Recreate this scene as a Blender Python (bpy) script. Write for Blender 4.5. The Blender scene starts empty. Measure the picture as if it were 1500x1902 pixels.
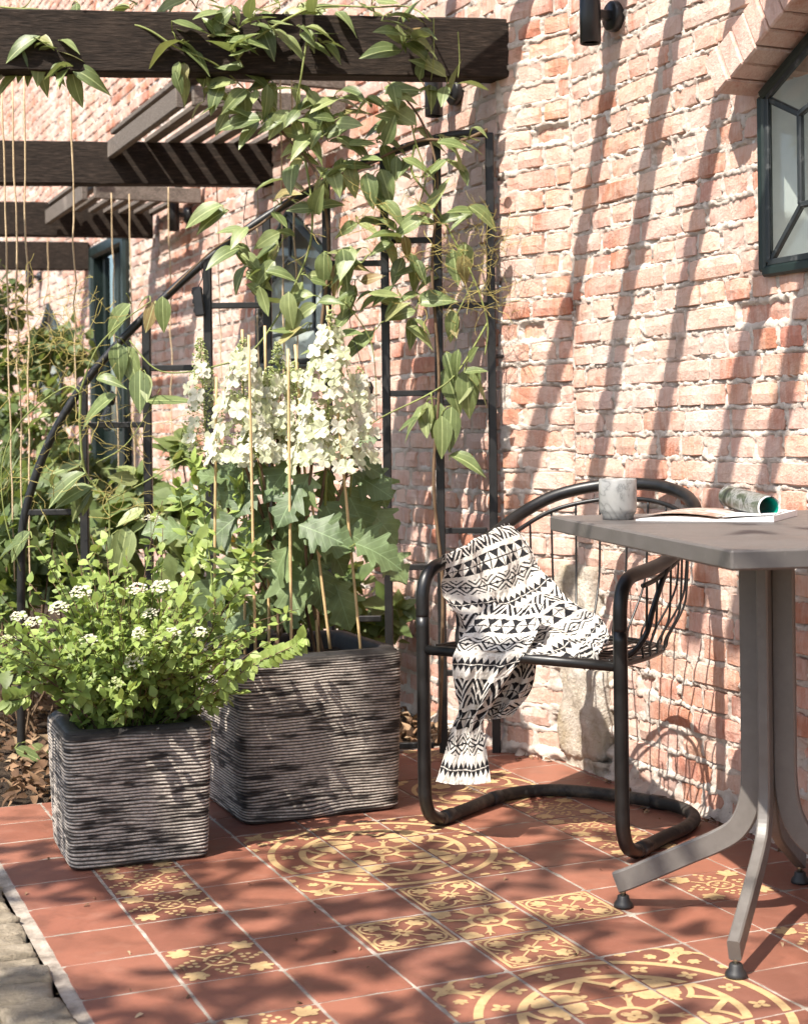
import bpy, math, random
import numpy as np
from mathutils import Vector, Matrix, Quaternion

# ------------------------------------------------------------------ camera, light, exposure
SC = bpy.context.scene
COL = SC.collection
FPX, ROLL, CX, CY, EYE = 2850.0, 0.012, 750.0, 799.7, 0.9322     # lens in photo pixels, eye height in metres
cam_d = bpy.data.cameras.new('camera')
cam = bpy.data.objects.new('camera', cam_d); COL.objects.link(cam)
cam.location = (0, 0, EYE); cam.rotation_euler = (math.pi/2, ROLL, 0)
cam_d.sensor_width = 36; cam_d.lens = FPX/1902*36
cam_d.shift_y = -(951-CY)/1902
cam_d.clip_start = 0.05; cam_d.clip_end = 800
cam_d.dof.use_dof = True; cam_d.dof.focus_distance = 3.35; cam_d.dof.aperture_fstop = 7.0
SC.camera = cam

SUN_TO = Vector((-0.36, -0.47, 0.807)).normalized()               # towards the sun
world = bpy.data.worlds.new('World'); SC.world = world; world.use_nodes = True
nt = world.node_tree; bg = nt.nodes['Background']
sky = nt.nodes.new('ShaderNodeTexSky'); sky.sky_type = 'NISHITA'; sky.sun_disc = False
sky.sun_elevation = math.asin(SUN_TO.z); sky.sun_rotation = math.atan2(SUN_TO.x, SUN_TO.y)
sky.dust_density = 2.0; sky.ozone_density = 1.0; sky.air_density = 1.0
nt.links.new(sky.outputs[0], bg.inputs[0]); bg.inputs[1].default_value = 0.12
sun_d = bpy.data.lights.new('sun', 'SUN'); sun_d.energy = 5.0; sun_d.angle = math.radians(0.55); sun_d.color = (1.0, 0.94, 0.85)
sun = bpy.data.objects.new('sun', sun_d); COL.objects.link(sun)
sun.rotation_euler = SUN_TO.to_track_quat('Z', 'Y').to_euler(); sun.location = (-3, -4, 6)
vs = SC.view_settings; vs.view_transform = 'Standard'; vs.look = 'None'; vs.gamma = 1.0; vs.use_curve_mapping = False
vs.exposure = 1.05
SC.cycles.max_bounces = 8; SC.cycles.transparent_max_bounces = 12
SC.cycles.use_denoising = True; SC.cycles.use_adaptive_sampling = True; SC.cycles.adaptive_threshold = 0.02
SC.cycles.sample_clamp_indirect = 8

# ------------------------------------------------------------------ measuring the photograph
def ray(u, v):
    du, dv = u-CX, v-CY; c, s = math.cos(-ROLL), math.sin(-ROLL)
    return Vector(((c*du+s*dv)/FPX, 1.0, -(-s*du+c*dv)/FPX))
def on_z(u, v, h=0.0):                       # point of the photograph at height h
    r = ray(u, v); t = (h-EYE)/r.z
    return Vector((0, 0, EYE))+r*t
def at(u, v, d):                             # point of the photograph at depth d
    return Vector((0, 0, EYE))+ray(u, v)*d
def on_plane(u, v, p0, n):
    r = ray(u, v); o = Vector((0, 0, EYE)); return o+r*((p0-o).dot(n)/r.dot(n))
def px(p):
    d = Vector(p)-Vector((0, 0, EYE)); a = FPX*d.x/d.y; b = -FPX*d.z/d.y
    c, s = math.cos(-ROLL), math.sin(-ROLL); return CX+c*a-s*b, CY+s*a+c*b

rnd = random.Random(7)
def R(a, b): return rnd.uniform(a, b)
def lat(ix, iy, seed):
    h = np.sin(ix*127.1+iy*311.7+seed*74.7)*43758.5453; return h-np.floor(h)
def vnoise(x, y, seed=0):
    ix, iy = np.floor(x), np.floor(y); fx, fy = x-ix, y-iy
    fx = fx*fx*(3-2*fx); fy = fy*fy*(3-2*fy)
    a = lat(ix, iy, seed); b = lat(ix+1, iy, seed); c = lat(ix, iy+1, seed); d = lat(ix+1, iy+1, seed)
    return (a*(1-fx)+b*fx)*(1-fy)+(c*(1-fx)+d*fx)*fy
def fbm(x, y, seed=0, o=4):
    t = 0; amp = 0.5; tot = 0
    for k in range(o):
        t = t+amp*vnoise(x, y, seed+k*13); tot += amp; amp *= .55; x = x*2.03+5.1; y = y*2.03+3.7
    return t/tot

# ------------------------------------------------------------------ objects
WORG = {}
def worg(o): return WORG.get(o.name, Vector((0, 0, 0))) if o is not None else Vector((0, 0, 0))
def tag(o, label=None, cat=None, group=None, kind=None):
    if label: o['label'] = label
    if cat: o['category'] = cat
    if group: o['group'] = group
    if kind: o['kind'] = kind
    return o
def empty(name, loc, label=None, cat=None, group=None, kind=None):
    o = bpy.data.objects.new(name, None); COL.objects.link(o); o.location = loc; o.empty_display_size = .05
    WORG[o.name] = Vector(loc); return tag(o, label, cat, group, kind)
def link_mesh(name, me, parent=None, M=None):
    """a mesh object; M is its world matrix"""
    o = bpy.data.objects.new(name, me); COL.objects.link(o)
    M = M or Matrix.Identity(4)
    if parent is not None:
        o.parent = parent; o.matrix_local = Matrix.Translation(-worg(parent)) @ M
    else: o.matrix_local = M
    WORG[o.name] = M.translation.copy()
    return o
def catmull(pts, n=8, closed=False):
    P = [Vector(p) for p in pts]; out = []; m = len(P)
    rng = range(m) if closed else range(m-1)
    for i in rng:
        if closed: a, b, c, d = P[(i-1) % m], P[i], P[(i+1) % m], P[(i+2) % m]
        else: a, b, c, d = P[max(i-1, 0)], P[i], P[i+1], P[min(i+2, m-1)]
        for k in range(n):
            t = k/n; out.append(.5*((2*b)+(c-a)*t+(2*a-5*b+4*c-d)*t*t+(3*b-a-3*c+d)*t*t*t))
    if not closed: out.append(P[-1].copy())
    return out

class MB:
    def __init__(s): s.v = []; s.f = []; s.c = []
    def add(s, vs_, fs, col=None):
        b = len(s.v); s.v.extend(vs_); s.f.extend([tuple(i+b for i in f) for f in fs])
        s.c.extend([col if col is not None else (1, 1, 1)]*len(vs_))
    def box(s, c, hx, hy, hz, X=(1, 0, 0), Y=(0, 1, 0), Z=(0, 0, 1), col=None, bev=0.0):
        c = Vector(c); X, Y, Z = Vector(X), Vector(Y), Vector(Z)
        if bev <= 0:
            vs_ = [c+X*(hx*a)+Y*(hy*b)+Z*(hz*d) for a in (-1, 1) for b in (-1, 1) for d in (-1, 1)]
            s.add(vs_, [(0, 1, 3, 2), (4, 6, 7, 5), (0, 4, 5, 1), (2, 3, 7, 6), (0, 2, 6, 4), (1, 5, 7, 3)], col); return
        vs_ = []; idx = {}
        for a in (-1, 1):
            for b in (-1, 1):
                for d in (-1, 1):
                    for ax in range(3):
                        q = [hx-bev, hy-bev, hz-bev]; q[ax] += bev
                        idx[(a, b, d, ax)] = len(vs_); vs_.append(c+X*(q[0]*a)+Y*(q[1]*b)+Z*(q[2]*d))
        fs = []
        for ax in range(3):
            o = [i for i in range(3) if i != ax]
            for sg in (-1, 1):
                q = []
                for (p, r) in ((-1, -1), (1, -1), (1, 1), (-1, 1)):
                    k = [0, 0, 0]; k[ax] = sg; k[o[0]] = p; k[o[1]] = r; q.append(idx[(*k, ax)])
                if (sg > 0) == (ax == 1): q.reverse()
                fs.append(tuple(q))
        for ax in range(3):            # edges parallel to ax
            o = [i for i in range(3) if i != ax]
            for p in (-1, 1):
                for r in (-1, 1):
                    q = []
                    for (t, w) in ((-1, o[0]), (1, o[0]), (1, o[1]), (-1, o[1])):
                        k = [0, 0, 0]; k[ax] = t; k[o[0]] = p; k[o[1]] = r; q.append(idx[(*k, w)])
                    fs.append(tuple(q))
        for a in (-1, 1):
            for b in (-1, 1):
                for d in (-1, 1): fs.append(tuple(idx[(a, b, d, w)] for w in range(3)))
        s.add(vs_, fs, col)
    def tube(s, pts, r, n=8, cap=True, closed=False, col=None, flat=None):
        """round tube; flat=(vector, ratio) squashes it"""
        P = [Vector(p) for p in pts]; m = len(P)
        rr = r if isinstance(r, (list, tuple)) else [r]*m
        T = []
        for i in range(m):
            a = P[(i-1) % m] if closed else P[max(i-1, 0)]; b = P[(i+1) % m] if closed else P[min(i+1, m-1)]
            d = b-a; T.append(d.normalized() if d.length > 1e-9 else Vector((0, 0, 1)))
        up = Vector((0, 0, 1)) if abs(T[0].z) < .9 else Vector((1, 0, 0))
        N = (up-T[0]*up.dot(T[0])).normalized(); vs_ = []
        for i in range(m):
            N = N-T[i]*N.dot(T[i]); N = N.normalized() if N.length > 1e-6 else T[i].orthogonal().normalized()
            B = T[i].cross(N)
            for k in range(n):
                a = 2*math.pi*k/n; vs_.append(P[i]+(N*math.cos(a)+B*math.sin(a))*rr[i])
        fs = []
        for i in range(m if closed else m-1):
            j = (i+1) % m
            for k in range(n):
                k2 = (k+1) % n; fs.append((i*n+k, i*n+k2, j*n+k2, j*n+k))
        if cap and not closed:
            fs.append(tuple(range(n-1, -1, -1))); fs.append(tuple((m-1)*n+k for k in range(n)))
        s.add(vs_, fs, col)
    def lathe(s, c, prof, n=32, axis=(0, 0, 1), xdir=None, col=None):
        A = Vector(axis).normalized(); X = Vector(xdir) if xdir else A.orthogonal(); X = (X-A*X.dot(A)).normalized(); Y = A.cross(X)
        c = Vector(c); vs_ = []; fs = []
        for (r, z) in prof:
            for k in range(n):
                a = 2*math.pi*k/n; vs_.append(c+A*z+(X*math.cos(a)+Y*math.sin(a))*r)
        for i in range(len(prof)-1):
            for k in range(n):
                k2 = (k+1) % n; fs.append((i*n+k, i*n+k2, (i+1)*n+k2, (i+1)*n+k))
        if prof[0][0] > 1e-6: fs.append(tuple(range(n-1, -1, -1)))
        if prof[-1][0] > 1e-6: fs.append(tuple((len(prof)-1)*n+k for k in range(n)))
        s.add(vs_, fs, col)
    def grid(s, P, col=None):
        """P[i][j] vectors"""
        n, m = len(P), len(P[0]); vs_ = [p for row in P for p in row]
        s.add(vs_, [(i*m+j, i*m+j+1, (i+1)*m+j+1, (i+1)*m+j) for i in range(n-1) for j in range(m-1)], col)
    def mesh(s, name, mat=None, org=Vector((0, 0, 0)), smooth=False, colors=False):
        me = bpy.data.meshes.new(name)
        me.from_pydata([tuple(Vector(p)-org) for p in s.v], [], s.f)
        if mat: me.materials.append(mat)
        if smooth: me.shade_smooth()
        if colors:
            a = me.color_attributes.new('tint', 'FLOAT_COLOR', 'POINT')
            a.data.foreach_set('color', np.array([(*c[:3], 1) for c in s.c], dtype=np.float32).ravel())
        me.update(); return me
    def build(s, name, mat, parent=None, smooth=False, colors=False, org=None):
        w = org if org is not None else worg(parent) if parent else Vector((0, 0, 0))
        me = s.mesh(name, mat, w, smooth, colors)
        return link_mesh(name, me, parent, Matrix.Translation(w))
def np_mesh(name, V, F, mat=None, smooth=True, col=None):
    me = bpy.data.meshes.new(name); V = np.asarray(V, dtype=np.float32); F = np.asarray(F, dtype=np.int32)
    me.vertices.add(len(V)); me.vertices.foreach_set('co', V.ravel())
    k = F.shape[1]; me.loops.add(F.size); me.loops.foreach_set('vertex_index', F.ravel())
    me.polygons.add(len(F)); me.polygons.foreach_set('loop_start', np.arange(0, F.size, k, dtype=np.int32))
    me.polygons.foreach_set('loop_total', np.full(len(F), k, dtype=np.int32))
    if mat: me.materials.append(mat)
    me.update(calc_edges=True); me.validate()
    if smooth: me.shade_smooth()
    if col is not None:
        a = me.color_attributes.new('tint', 'FLOAT_COLOR', 'POINT')
        c = np.ones((len(V), 4), dtype=np.float32); c[:, :3] = col; a.data.foreach_set('color', c.ravel())
    return me
def grid_faces(n, m, wrap=False):
    i, j = np.meshgrid(np.arange(n-1), np.arange(m if wrap else m-1), indexing='ij'); j2 = (j+1) % m
    return np.stack([i*m+j, i*m+j2, (i+1)*m+j2, (i+1)*m+j], -1).reshape(-1, 4)

# ------------------------------------------------------------------ materials
class NT:
    def __init__(s, name):
        s.m = bpy.data.materials.new(name); s.m.use_nodes = True; s.t = s.m.node_tree; s.t.nodes.clear()
        s.out = s.t.nodes.new('ShaderNodeOutputMaterial')
    def n(s, typ, **kw):
        x = s.t.nodes.new('ShaderNode'+typ)
        for k, v in kw.items(): setattr(x, k, v)
        return x
    def put(s, sock, v):
        if hasattr(v, 'is_linked') or isinstance(v, bpy.types.NodeSocket): s.t.links.new(v, sock)
        elif isinstance(v, (tuple, list)):
            sock.default_value = (*v, 1) if (sock.type == 'RGBA' and len(v) == 3) else v
        else: sock.default_value = v
    def pos(s): return s.n('NewGeometry').outputs['Position']
    def objc(s): return s.n('TexCoord').outputs['Object']
    def scale(s, vec, sc):
        x = s.n('Mapping'); s.put(x.inputs[0], vec); x.inputs['Scale'].default_value = sc; return x.outputs[0]
    def noise(s, vec, sc, det=4, rough=.6, dist=0, out=0):
        x = s.n('TexNoise'); s.put(x.inputs['Vector'], vec); x.inputs['Scale'].default_value = sc
        x.inputs['Detail'].default_value = det; x.inputs['Roughness'].default_value = rough; x.inputs['Distortion'].default_value = dist
        return x.outputs[out]
    def vor(s, vec, sc, feature='F1', out='Distance'):
        x = s.n('TexVoronoi', feature=feature); s.put(x.inputs['Vector'], vec); x.inputs['Scale'].default_value = sc; return x.outputs[out]
    def ramp(s, fac, stops):
        x = s.n('ValToRGB'); s.put(x.inputs[0], fac); e = x.color_ramp.elements
        while len(e) < len(stops): e.new(0.5)
        for q, (p, c) in zip(e, stops):
            q.position = p; q.color = (c, c, c, 1) if isinstance(c, (int, float)) else (*c, 1)
        return x.outputs[0]
    def mix(s, a, b, f, mode='MIX'):
        x = s.n('Mix', data_type='RGBA', blend_type=mode); s.put(x.inputs[0], f); s.put(x.inputs[6], a); s.put(x.inputs[7], b); return x.outputs[2]
    def math(s, op, a, b=0.0, clamp=False):
        x = s.n('Math', operation=op); x.use_clamp = clamp; s.put(x.inputs[0], a); s.put(x.inputs[1], b); return x.outputs[0]
    def attr(s, name, out='Color'):
        x = s.n('Attribute'); x.attribute_name = name; return x.outputs[out]
    def orand(s): return s.n('ObjectInfo').outputs['Random']
    def hsv(s, col, h=.5, sat=1., v=1.):
        x = s.n('HueSaturation'); s.put(x.inputs['Hue'], h); s.put(x.inputs['Saturation'], sat); s.put(x.inputs['Value'], v); s.put(x.inputs['Color'], col); return x.outputs[0]
    def bump(s, h, st=.5, d=.01):
        x = s.n('Bump'); x.inputs['Strength'].default_value = st; x.inputs['Distance'].default_value = d; s.put(x.inputs['Height'], h); return x.outputs[0]
    def bsdf(s, col, rough=.6, spec=.5, metal=0., normal=None, **kw):
        x = s.n('BsdfPrincipled'); s.put(x.inputs['Base Color'], col); s.put(x.inputs['Roughness'], rough)
        s.put(x.inputs['Specular IOR Level'], spec); s.put(x.inputs['Metallic'], metal)
        if normal is not None: s.put(x.inputs['Normal'], normal)
        for k, v in kw.items(): s.put(x.inputs[k], v)
        return x.outputs[0]
    def fin(s, sh): s.t.links.new(sh, s.out.inputs[0]); return s.m
def lin(r, g, b):
    f = lambda c: (c/255/12.92) if c/255 <= .04045 else ((c/255+.055)/1.055)**2.4
    return (f(r), f(g), f(b))

def brick_material(name, per_object):
    t = NT(name); P = t.pos()
    r = t.orand() if per_object else t.attr('tint', 'Fac')
    base = t.ramp(r, [(0, (.36, .135, .082)), (.14, (.50, .235, .15)), (.30, (.47, .20, .145)), (.46, (.57, .325, .225)), (.60, (.42, .16, .10)), (.76, (.52, .28, .225)), (.90, (.54, .265, .165)), (1, (.29, .095, .062))])
    n1 = t.noise(P, 23, 6, .65, .4)
    base = t.mix(base, (.30, .14, .09), t.ramp(n1, [(.30, .6), (.46, 0)]))
    base = t.mix(base, (.10, .07, .05), t.ramp(t.noise(P, 210, 4, .8), [(.27, .8), (.36, 0)]))
    base = t.mix(base, (.58, .32, .18), t.ramp(t.noise(P, 9, 3), [(.5, 0), (.75, .5)]))
    st = t.noise(t.scale(P, (85, 85, 16)), 1.0, 6, .75)
    pat = t.math('ADD', t.math('MULTIPLY', t.noise(P, 5.5, 4, .6, .5), .55), t.math('MULTIPLY', t.noise(P, 1.7, 3, .5), .45))
    w = t.math('ADD', t.math('MULTIPLY', st, .36), t.math('MULTIPLY', pat, .98))
    w = t.math('ADD', w, t.math('MULTIPLY', r, .09))
    lime = t.ramp(w, [(.585, 0), (.71, .40), (.88, .80)])
    base = t.mix(base, (.71, .59, .515), lime)
    h = t.math('ADD', t.noise(P, 140, 5, .7), t.math('MULTIPLY', t.noise(P, 38, 3), 1.2))
    return t.fin(t.bsdf(base, .92, .15, normal=t.bump(h, .75, .005)))
M = {}
M['brick'] = brick_material('brick', True); M['brick_far'] = brick_material('brick_far', False)
def m_mortar():
    t = NT('lime_mortar'); P = t.pos(); n = t.noise(P, 18, 6, .7)
    c = t.ramp(n, [(.25, (.48, .39, .325)), (.5, (.66, .57, .495)), (.75, (.75, .68, .61))])
    c = t.mix(c, (.50, .27, .19), t.ramp(t.noise(P, 7, 3), [(.52, 0), (.74, .55)]))
    c = t.mix(c, (.20, .16, .12), t.ramp(t.noise(P, 90, 5, .8), [(.30, .85), (.40, 0)]))
    h = t.math('ADD', t.noise(P, 90, 7, .8), t.math('MULTIPLY', t.noise(P, 380, 4, .8), .7))
    return t.fin(t.bsdf(c, .97, .1, normal=t.bump(h, .9, .006)))
M['mortar'] = m_mortar()
def m_tile():
    t = NT('terracotta_tile'); P = t.pos(); r = t.orand()
    c = t.ramp(r, [(0, (.150, .056, .037)), (.2, (.240, .090, .056)), (.4, (.190, .073, .048)), (.6, (.265, .105, .066)), (.8, (.215, .079, .048)), (1, (.175, .074, .052))])
    n = t.noise(P, 9, 5, .6, .6)
    c = t.mix(c, (.14, .058, .038), t.ramp(n, [(.32, .6), (.55, 0)]))
    c = t.mix(c, (.30, .15, .105), t.ramp(t.noise(P, 14, 5, .65), [(.55, 0), (.8, .5)]))
    c = t.mix(c, (.44, .33, .27), t.ramp(t.noise(P, 160, 3, .8), [(.66, 0), (.76, .45)]))
    c = t.mix(c, (.085, .04, .03), t.ramp(t.noise(P, 4.5, 5, .7), [(.55, 0), (.72, .55)]))
    h = t.math('ADD', t.noise(P, 55, 5, .7), t.math('MULTIPLY', t.noise(P, 13, 2), 1.5))
    rg = t.ramp(n, [(.3, .42), (.7, .62)])
    return t.fin(t.bsdf(c, rg, .4, normal=t.bump(h, .12, .004)))
M['tile'] = m_tile()
def m_inlay():
    t = NT('buff_inlay'); P = t.pos(); n = t.noise(P, 40, 5, .7)
    c = t.ramp(n, [(.25, (.37, .245, .115)), (.6, (.48, .33, .165)), (.85, (.57, .42, .24))])
    c = t.mix(c, (.24, .11, .06), t.ramp(t.noise(P, 120, 5, .8), [(.32, .8), (.42, 0)]))
    c = t.mix(c, (.27, .13, .075), t.ramp(t.noise(P, 11, 4, .7), [(.60, 0), (.78, .45)]))
    return t.fin(t.bsdf(c, .55, .35))
M['inlay'] = m_inlay()
def m_rocky(name, stops, sc=12, bump=.7, dist=.01, rough=.95, extra=None):
    t = NT(name); P = t.pos(); n = t.noise(P, sc, 6, .65, .3)
    c = t.ramp(n, stops)
    if extra: c = t.mix(c, extra, t.ramp(t.noise(P, sc*.45, 3), [(.5, 0), (.68, .7)]))
    h = t.math('ADD', t.noise(P, sc*5, 6, .7), t.math('MULTIPLY', n, 1.4))
    return t.fin(t.bsdf(c, rough, .2, normal=t.bump(h, bump, dist)))
M['grout'] = m_rocky('grout', [(.3, (.15, .12, .095)), (.5, (.30, .255, .21)), (.75, (.46, .41, .35))], 18, .7, .004)
M['cobble'] = m_rocky('cobble_stone', [(.28, (.15, .125, .09)), (.5, (.26, .215, .155)), (.75, (.40, .34, .26))], 16, .8, .012)
M['slab'] = m_rocky('sandstone_slab', [(.28, (.15, .115, .075)), (.55, (.23, .18, .12)), (.8, (.32, .26, .185))], 8, .45, .008)
M['soil'] = m_rocky('soil', [(.3, (.035, .024, .016)), (.5, (.075, .052, .035)), (.75, (.15, .105, .07))], 22, 1, .03)
M['ground'] = m_rocky('garden_soil', [(.3, (.05, .036, .024)), (.5, (.10, .075, .05)), (.78, (.20, .15, .10))], 6, 1, .03)
M['stone'] = m_rocky('pale_stone', [(.28, (.26, .21, .155)), (.42, (.46, .39, .31)), (.6, (.62, .55, .47)), (.8, (.70, .65, .58))], 14, 1.0, .015, extra=(.42, .33, .20))
def m_wood(name, a, b, c, axis):
    t = NT(name); P = t.pos(); sc = [170, 170, 170]; sc[axis] = 5
    g = t.noise(t.scale(P, tuple(sc)), 1, 5, .65, .3)
    col = t.ramp(g, [(.3, a), (.55, b), (.78, c)])
    col = t.mix(col, tuple(min(1, x*2.2) for x in b), t.ramp(t.noise(P, 6, 4), [(.55, 0), (.75, .5)]))
    return t.fin(t.bsdf(col, .85, .2, normal=t.bump(g, .8, .004)))
M['beam'] = m_wood('dark_stained_timber', (.008, .0055, .004), (.026, .018, .013), (.075, .054, .041), 0)
M['grey_wood'] = m_wood('weathered_timber', (.07, .058, .047), (.15, .125, .105), (.28, .24, .20), 0)
def m_plain(name, c, rough=.5, spec=.5, metal=0., var=.25, sc=25, bump=.0, dirt=None):
    t = NT(name); P = t.pos(); n = t.noise(P, sc, 5, .65)
    a = tuple(x*(1-var) for x in c); b = tuple(min(1, x*(1+var)) for x in c)
    col = t.ramp(n, [(.3, a), (.7, b)])
    if dirt: col = t.mix(col, dirt[0], t.ramp(t.noise(P, dirt[1], 5, .7), [(dirt[2], 0), (dirt[2]+.2, dirt[3])]))
    nm = t.bump(t.noise(P, sc*8, 4), bump, .002) if bump else None
    rr = t.ramp(n, [(.3, max(.05, rough-.08)), (.7, min(1, rough+.08))])
    return t.fin(t.bsdf(col, rr, spec, metal, nm))
M['black_metal'] = m_plain('black_powder_coat', (.0065, .006, .0058), .38, .5, bump=.05, dirt=((.03, .025, .02), 20, .6, .25))
M['trellis'] = m_plain('black_trellis_metal', (.010, .0095, .009), .45, .5, bump=.1, dirt=((.06, .045, .035), 25, .6, .4))
M['dusty_metal'] = m_plain('dusty_black_metal', (.020, .018, .016), .6, .4, bump=.1, dirt=((.17, .135, .10), 9, .48, .55))
M['taupe'] = m_plain('taupe_powder_coat', (.125, .112, .101), .42, .5, var=.10, sc=40, bump=.08, dirt=((.21, .19, .17), 30, .58, .4))
M['table_top'] = m_plain('taupe_table_top', (.100, .089, .082), .5, .45, var=.14, sc=14, bump=.06, dirt=((.19, .175, .16), 60, .60, .5))
M['rubber'] = m_plain('black_rubber', (.015, .014, .014), .5, .5)
M['steel'] = m_plain('zinc_steel', (.45, .40, .30), .35, .5, 1.)
M['lamp_black'] = m_plain('lamp_black', (.015, .015, .016), .35, .5)
M['green_paint'] = m_plain('dark_green_paint', (.007, .0145, .012), .4, .5, var=.3, sc=12, bump=.1, dirt=((.05, .06, .05), 18, .6, .35))
M['lead_paint'] = m_plain('black_window_bar', (.018, .021, .022), .4, .5, var=.3, dirt=((.22, .22, .21), 30, .55, .5))
M['white'] = m_plain('white_plaster', (.72, .70, .67), .8, .2, var=.05)
M['cane'] = m_plain('bamboo', (.50, .35, .17), .55, .4, var=.25, sc=30)
M['twine'] = m_plain('jute_twine', (.52, .40, .25), .9, .1, var=.3, sc=120, bump=.5)
M['stem_green'] = m_plain('green_stem', (.20, .23, .07), .6, .3, var=.35, sc=18)
M['stem_dry'] = m_plain('dry_tendril', (.33, .27, .09), .7, .2, var=.35, sc=18)
M['stem_brown'] = m_plain('brown_stem', (.13, .085, .05), .8, .2, var=.4, sc=22)
M['plastic'] = m_plain('black_plastic', (.012, .012, .013), .4, .5)
M['red_plastic'] = m_plain('red_nursery_pot', (.28, .03, .02), .45, .5)
def m_glass(name, tint=(.9, .93, .92), refl=.015, rough=.02):
    t = NT(name); tr = t.n('BsdfTransparent'); tr.inputs[0].default_value = (*tint, 1)
    gl = t.n('BsdfGlossy'); gl.inputs['Roughness'].default_value = rough
    fr = t.n('Fresnel'); fr.inputs[0].default_value = 1.5
    lw = t.n('LayerWeight'); lw.inputs[0].default_value = .3; f = t.math('ADD', t.math('MULTIPLY', t.math('POWER', lw.outputs['Facing'], 3.0), .5), refl+.025, True); mx = t.n('MixShader')
    t.put(mx.inputs[0], f); t.put(mx.inputs[1], tr.outputs[0]); t.put(mx.inputs[2], gl.outputs[0]); return t.fin(mx.outputs[0])
M['glass'] = m_glass('window_glass'); M['bulb_glass'] = m_glass('bulb_glass', (.95, .93, .9), .05)
def m_leaf(name, stops, rough=.42, trans=.3, tcol=None, attr=False, spec=.45, nsc=30, back=None, vein=0):
    t = NT(name); P = t.pos(); r = t.attr('tint', 'Fac') if attr else t.orand()
    c = t.ramp(r, stops)
    c = t.hsv(c, v=t.ramp(t.noise(P, nsc, 4), [(.3, .75), (.7, 1.2)]))
    h = t.noise(P, nsc*6, 3)
    if vein:
        sx = t.n('SeparateXYZ'); t.put(sx.inputs[0], t.objc()); ay = t.math('ABSOLUTE', sx.outputs[1])
        if vein == 1: f_ = t.math('PINGPONG', t.math('MULTIPLY', t.math('SUBTRACT', sx.outputs[0], t.math('MULTIPLY', ay, .9)), 52), .5)
        else: f_ = t.math('MULTIPLY', t.math('PINGPONG', t.math('MULTIPLY', ay, 75), .5), 1.6)
        vm = t.math('MAXIMUM', t.ramp(f_, [(.0, .55), (.09, 0)]), t.ramp(t.math('MULTIPLY', ay, 100), [(.08, .8), (.16, 0)]))
        c = t.mix(c, tuple(min(1, x*2.3+.05) for x in stops[len(stops)//2][1]), t.math('MULTIPLY', vm, .55)); h = t.math('SUBTRACT', h, t.math('MULTIPLY', vm, .9))
    if back:
        c = t.mix(c, back, t.math('MULTIPLY', t.n('NewGeometry').outputs['Backfacing'], .6))
    p = t.bsdf(c, rough, spec, normal=t.bump(h, .15, .003))
    tl = t.n('BsdfTranslucent'); t.put(tl.inputs[0], t.mix(c, tcol or (.30, .36, .05), .55)); mx = t.n('MixShader')
    mx.inputs[0].default_value = trans; t.put(mx.inputs[1], p); t.put(mx.inputs[2], tl.outputs[0]); return t.fin(mx.outputs[0])
M['clematis'] = m_leaf('clematis_leaf', [(0, (.10, .135, .048)), (.4, (.155, .20, .072)), (.75, (.225, .27, .105)), (.93, (.30, .335, .14)), (.975, (.22, .13, .05)), (1, (.33, .30, .12))], .42, .26, back=(.21, .25, .13), vein=2)
M['spirea'] = m_leaf('spirea_leaf', [(0, (.14, .205, .045)), (.5, (.225, .31, .07)), (1, (.34, .42, .11))], .5, .36, attr=True)
M['oak_leaf'] = m_leaf('hydrangea_leaf', [(0, (.085, .125, .055)), (.5, (.13, .185, .08)), (1, (.21, .27, .115))], .5, .28, vein=1)
M['garden_leaf'] = m_leaf('garden_leaf', [(0, (.045, .075, .022)), (.5, (.10, .145, .045)), (.85, (.17, .215, .075)), (1, (.24, .275, .10))], .5, .35, attr=True)
M['canopy_leaf'] = m_leaf('canopy_leaf', [(0, (.05, .08, .02)), (1, (.12, .16, .04))], .5, .15, attr=True)
M['dry_leaf'] = m_leaf('dry_leaf', [(0, (.06, .034, .02)), (.4, (.14, .08, .045)), (.75, (.25, .15, .085)), (1, (.40, .29, .18))], .8, .1, attr=True, tcol=(.3, .2, .1), spec=.2)
M['petal'] = m_leaf('white_petal', [(0, (.56, .60, .36)), (.45, (.70, .69, .53)), (1, (.76, .73, .62))], .6, .35, attr=True, tcol=(.70, .72, .48), spec=.2, nsc=60)
M['bud'] = m_leaf('green_bud', [(0, (.24, .30, .09)), (.6, (.40, .45, .18)), (1, (.62, .62, .36))], .6, .25, attr=True, tcol=(.5, .55, .2))
M['tiny_petal'] = m_leaf('tiny_white_petal', [(0, (.80, .74, .54)), (1, (.88, .84, .70))], .6, .4, attr=True, tcol=(.8, .8, .7), spec=.1, nsc=60)
M['yellow'] = m_plain('yellow_petal', (.70, .52, .08), .6, .2, var=.2)
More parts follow.
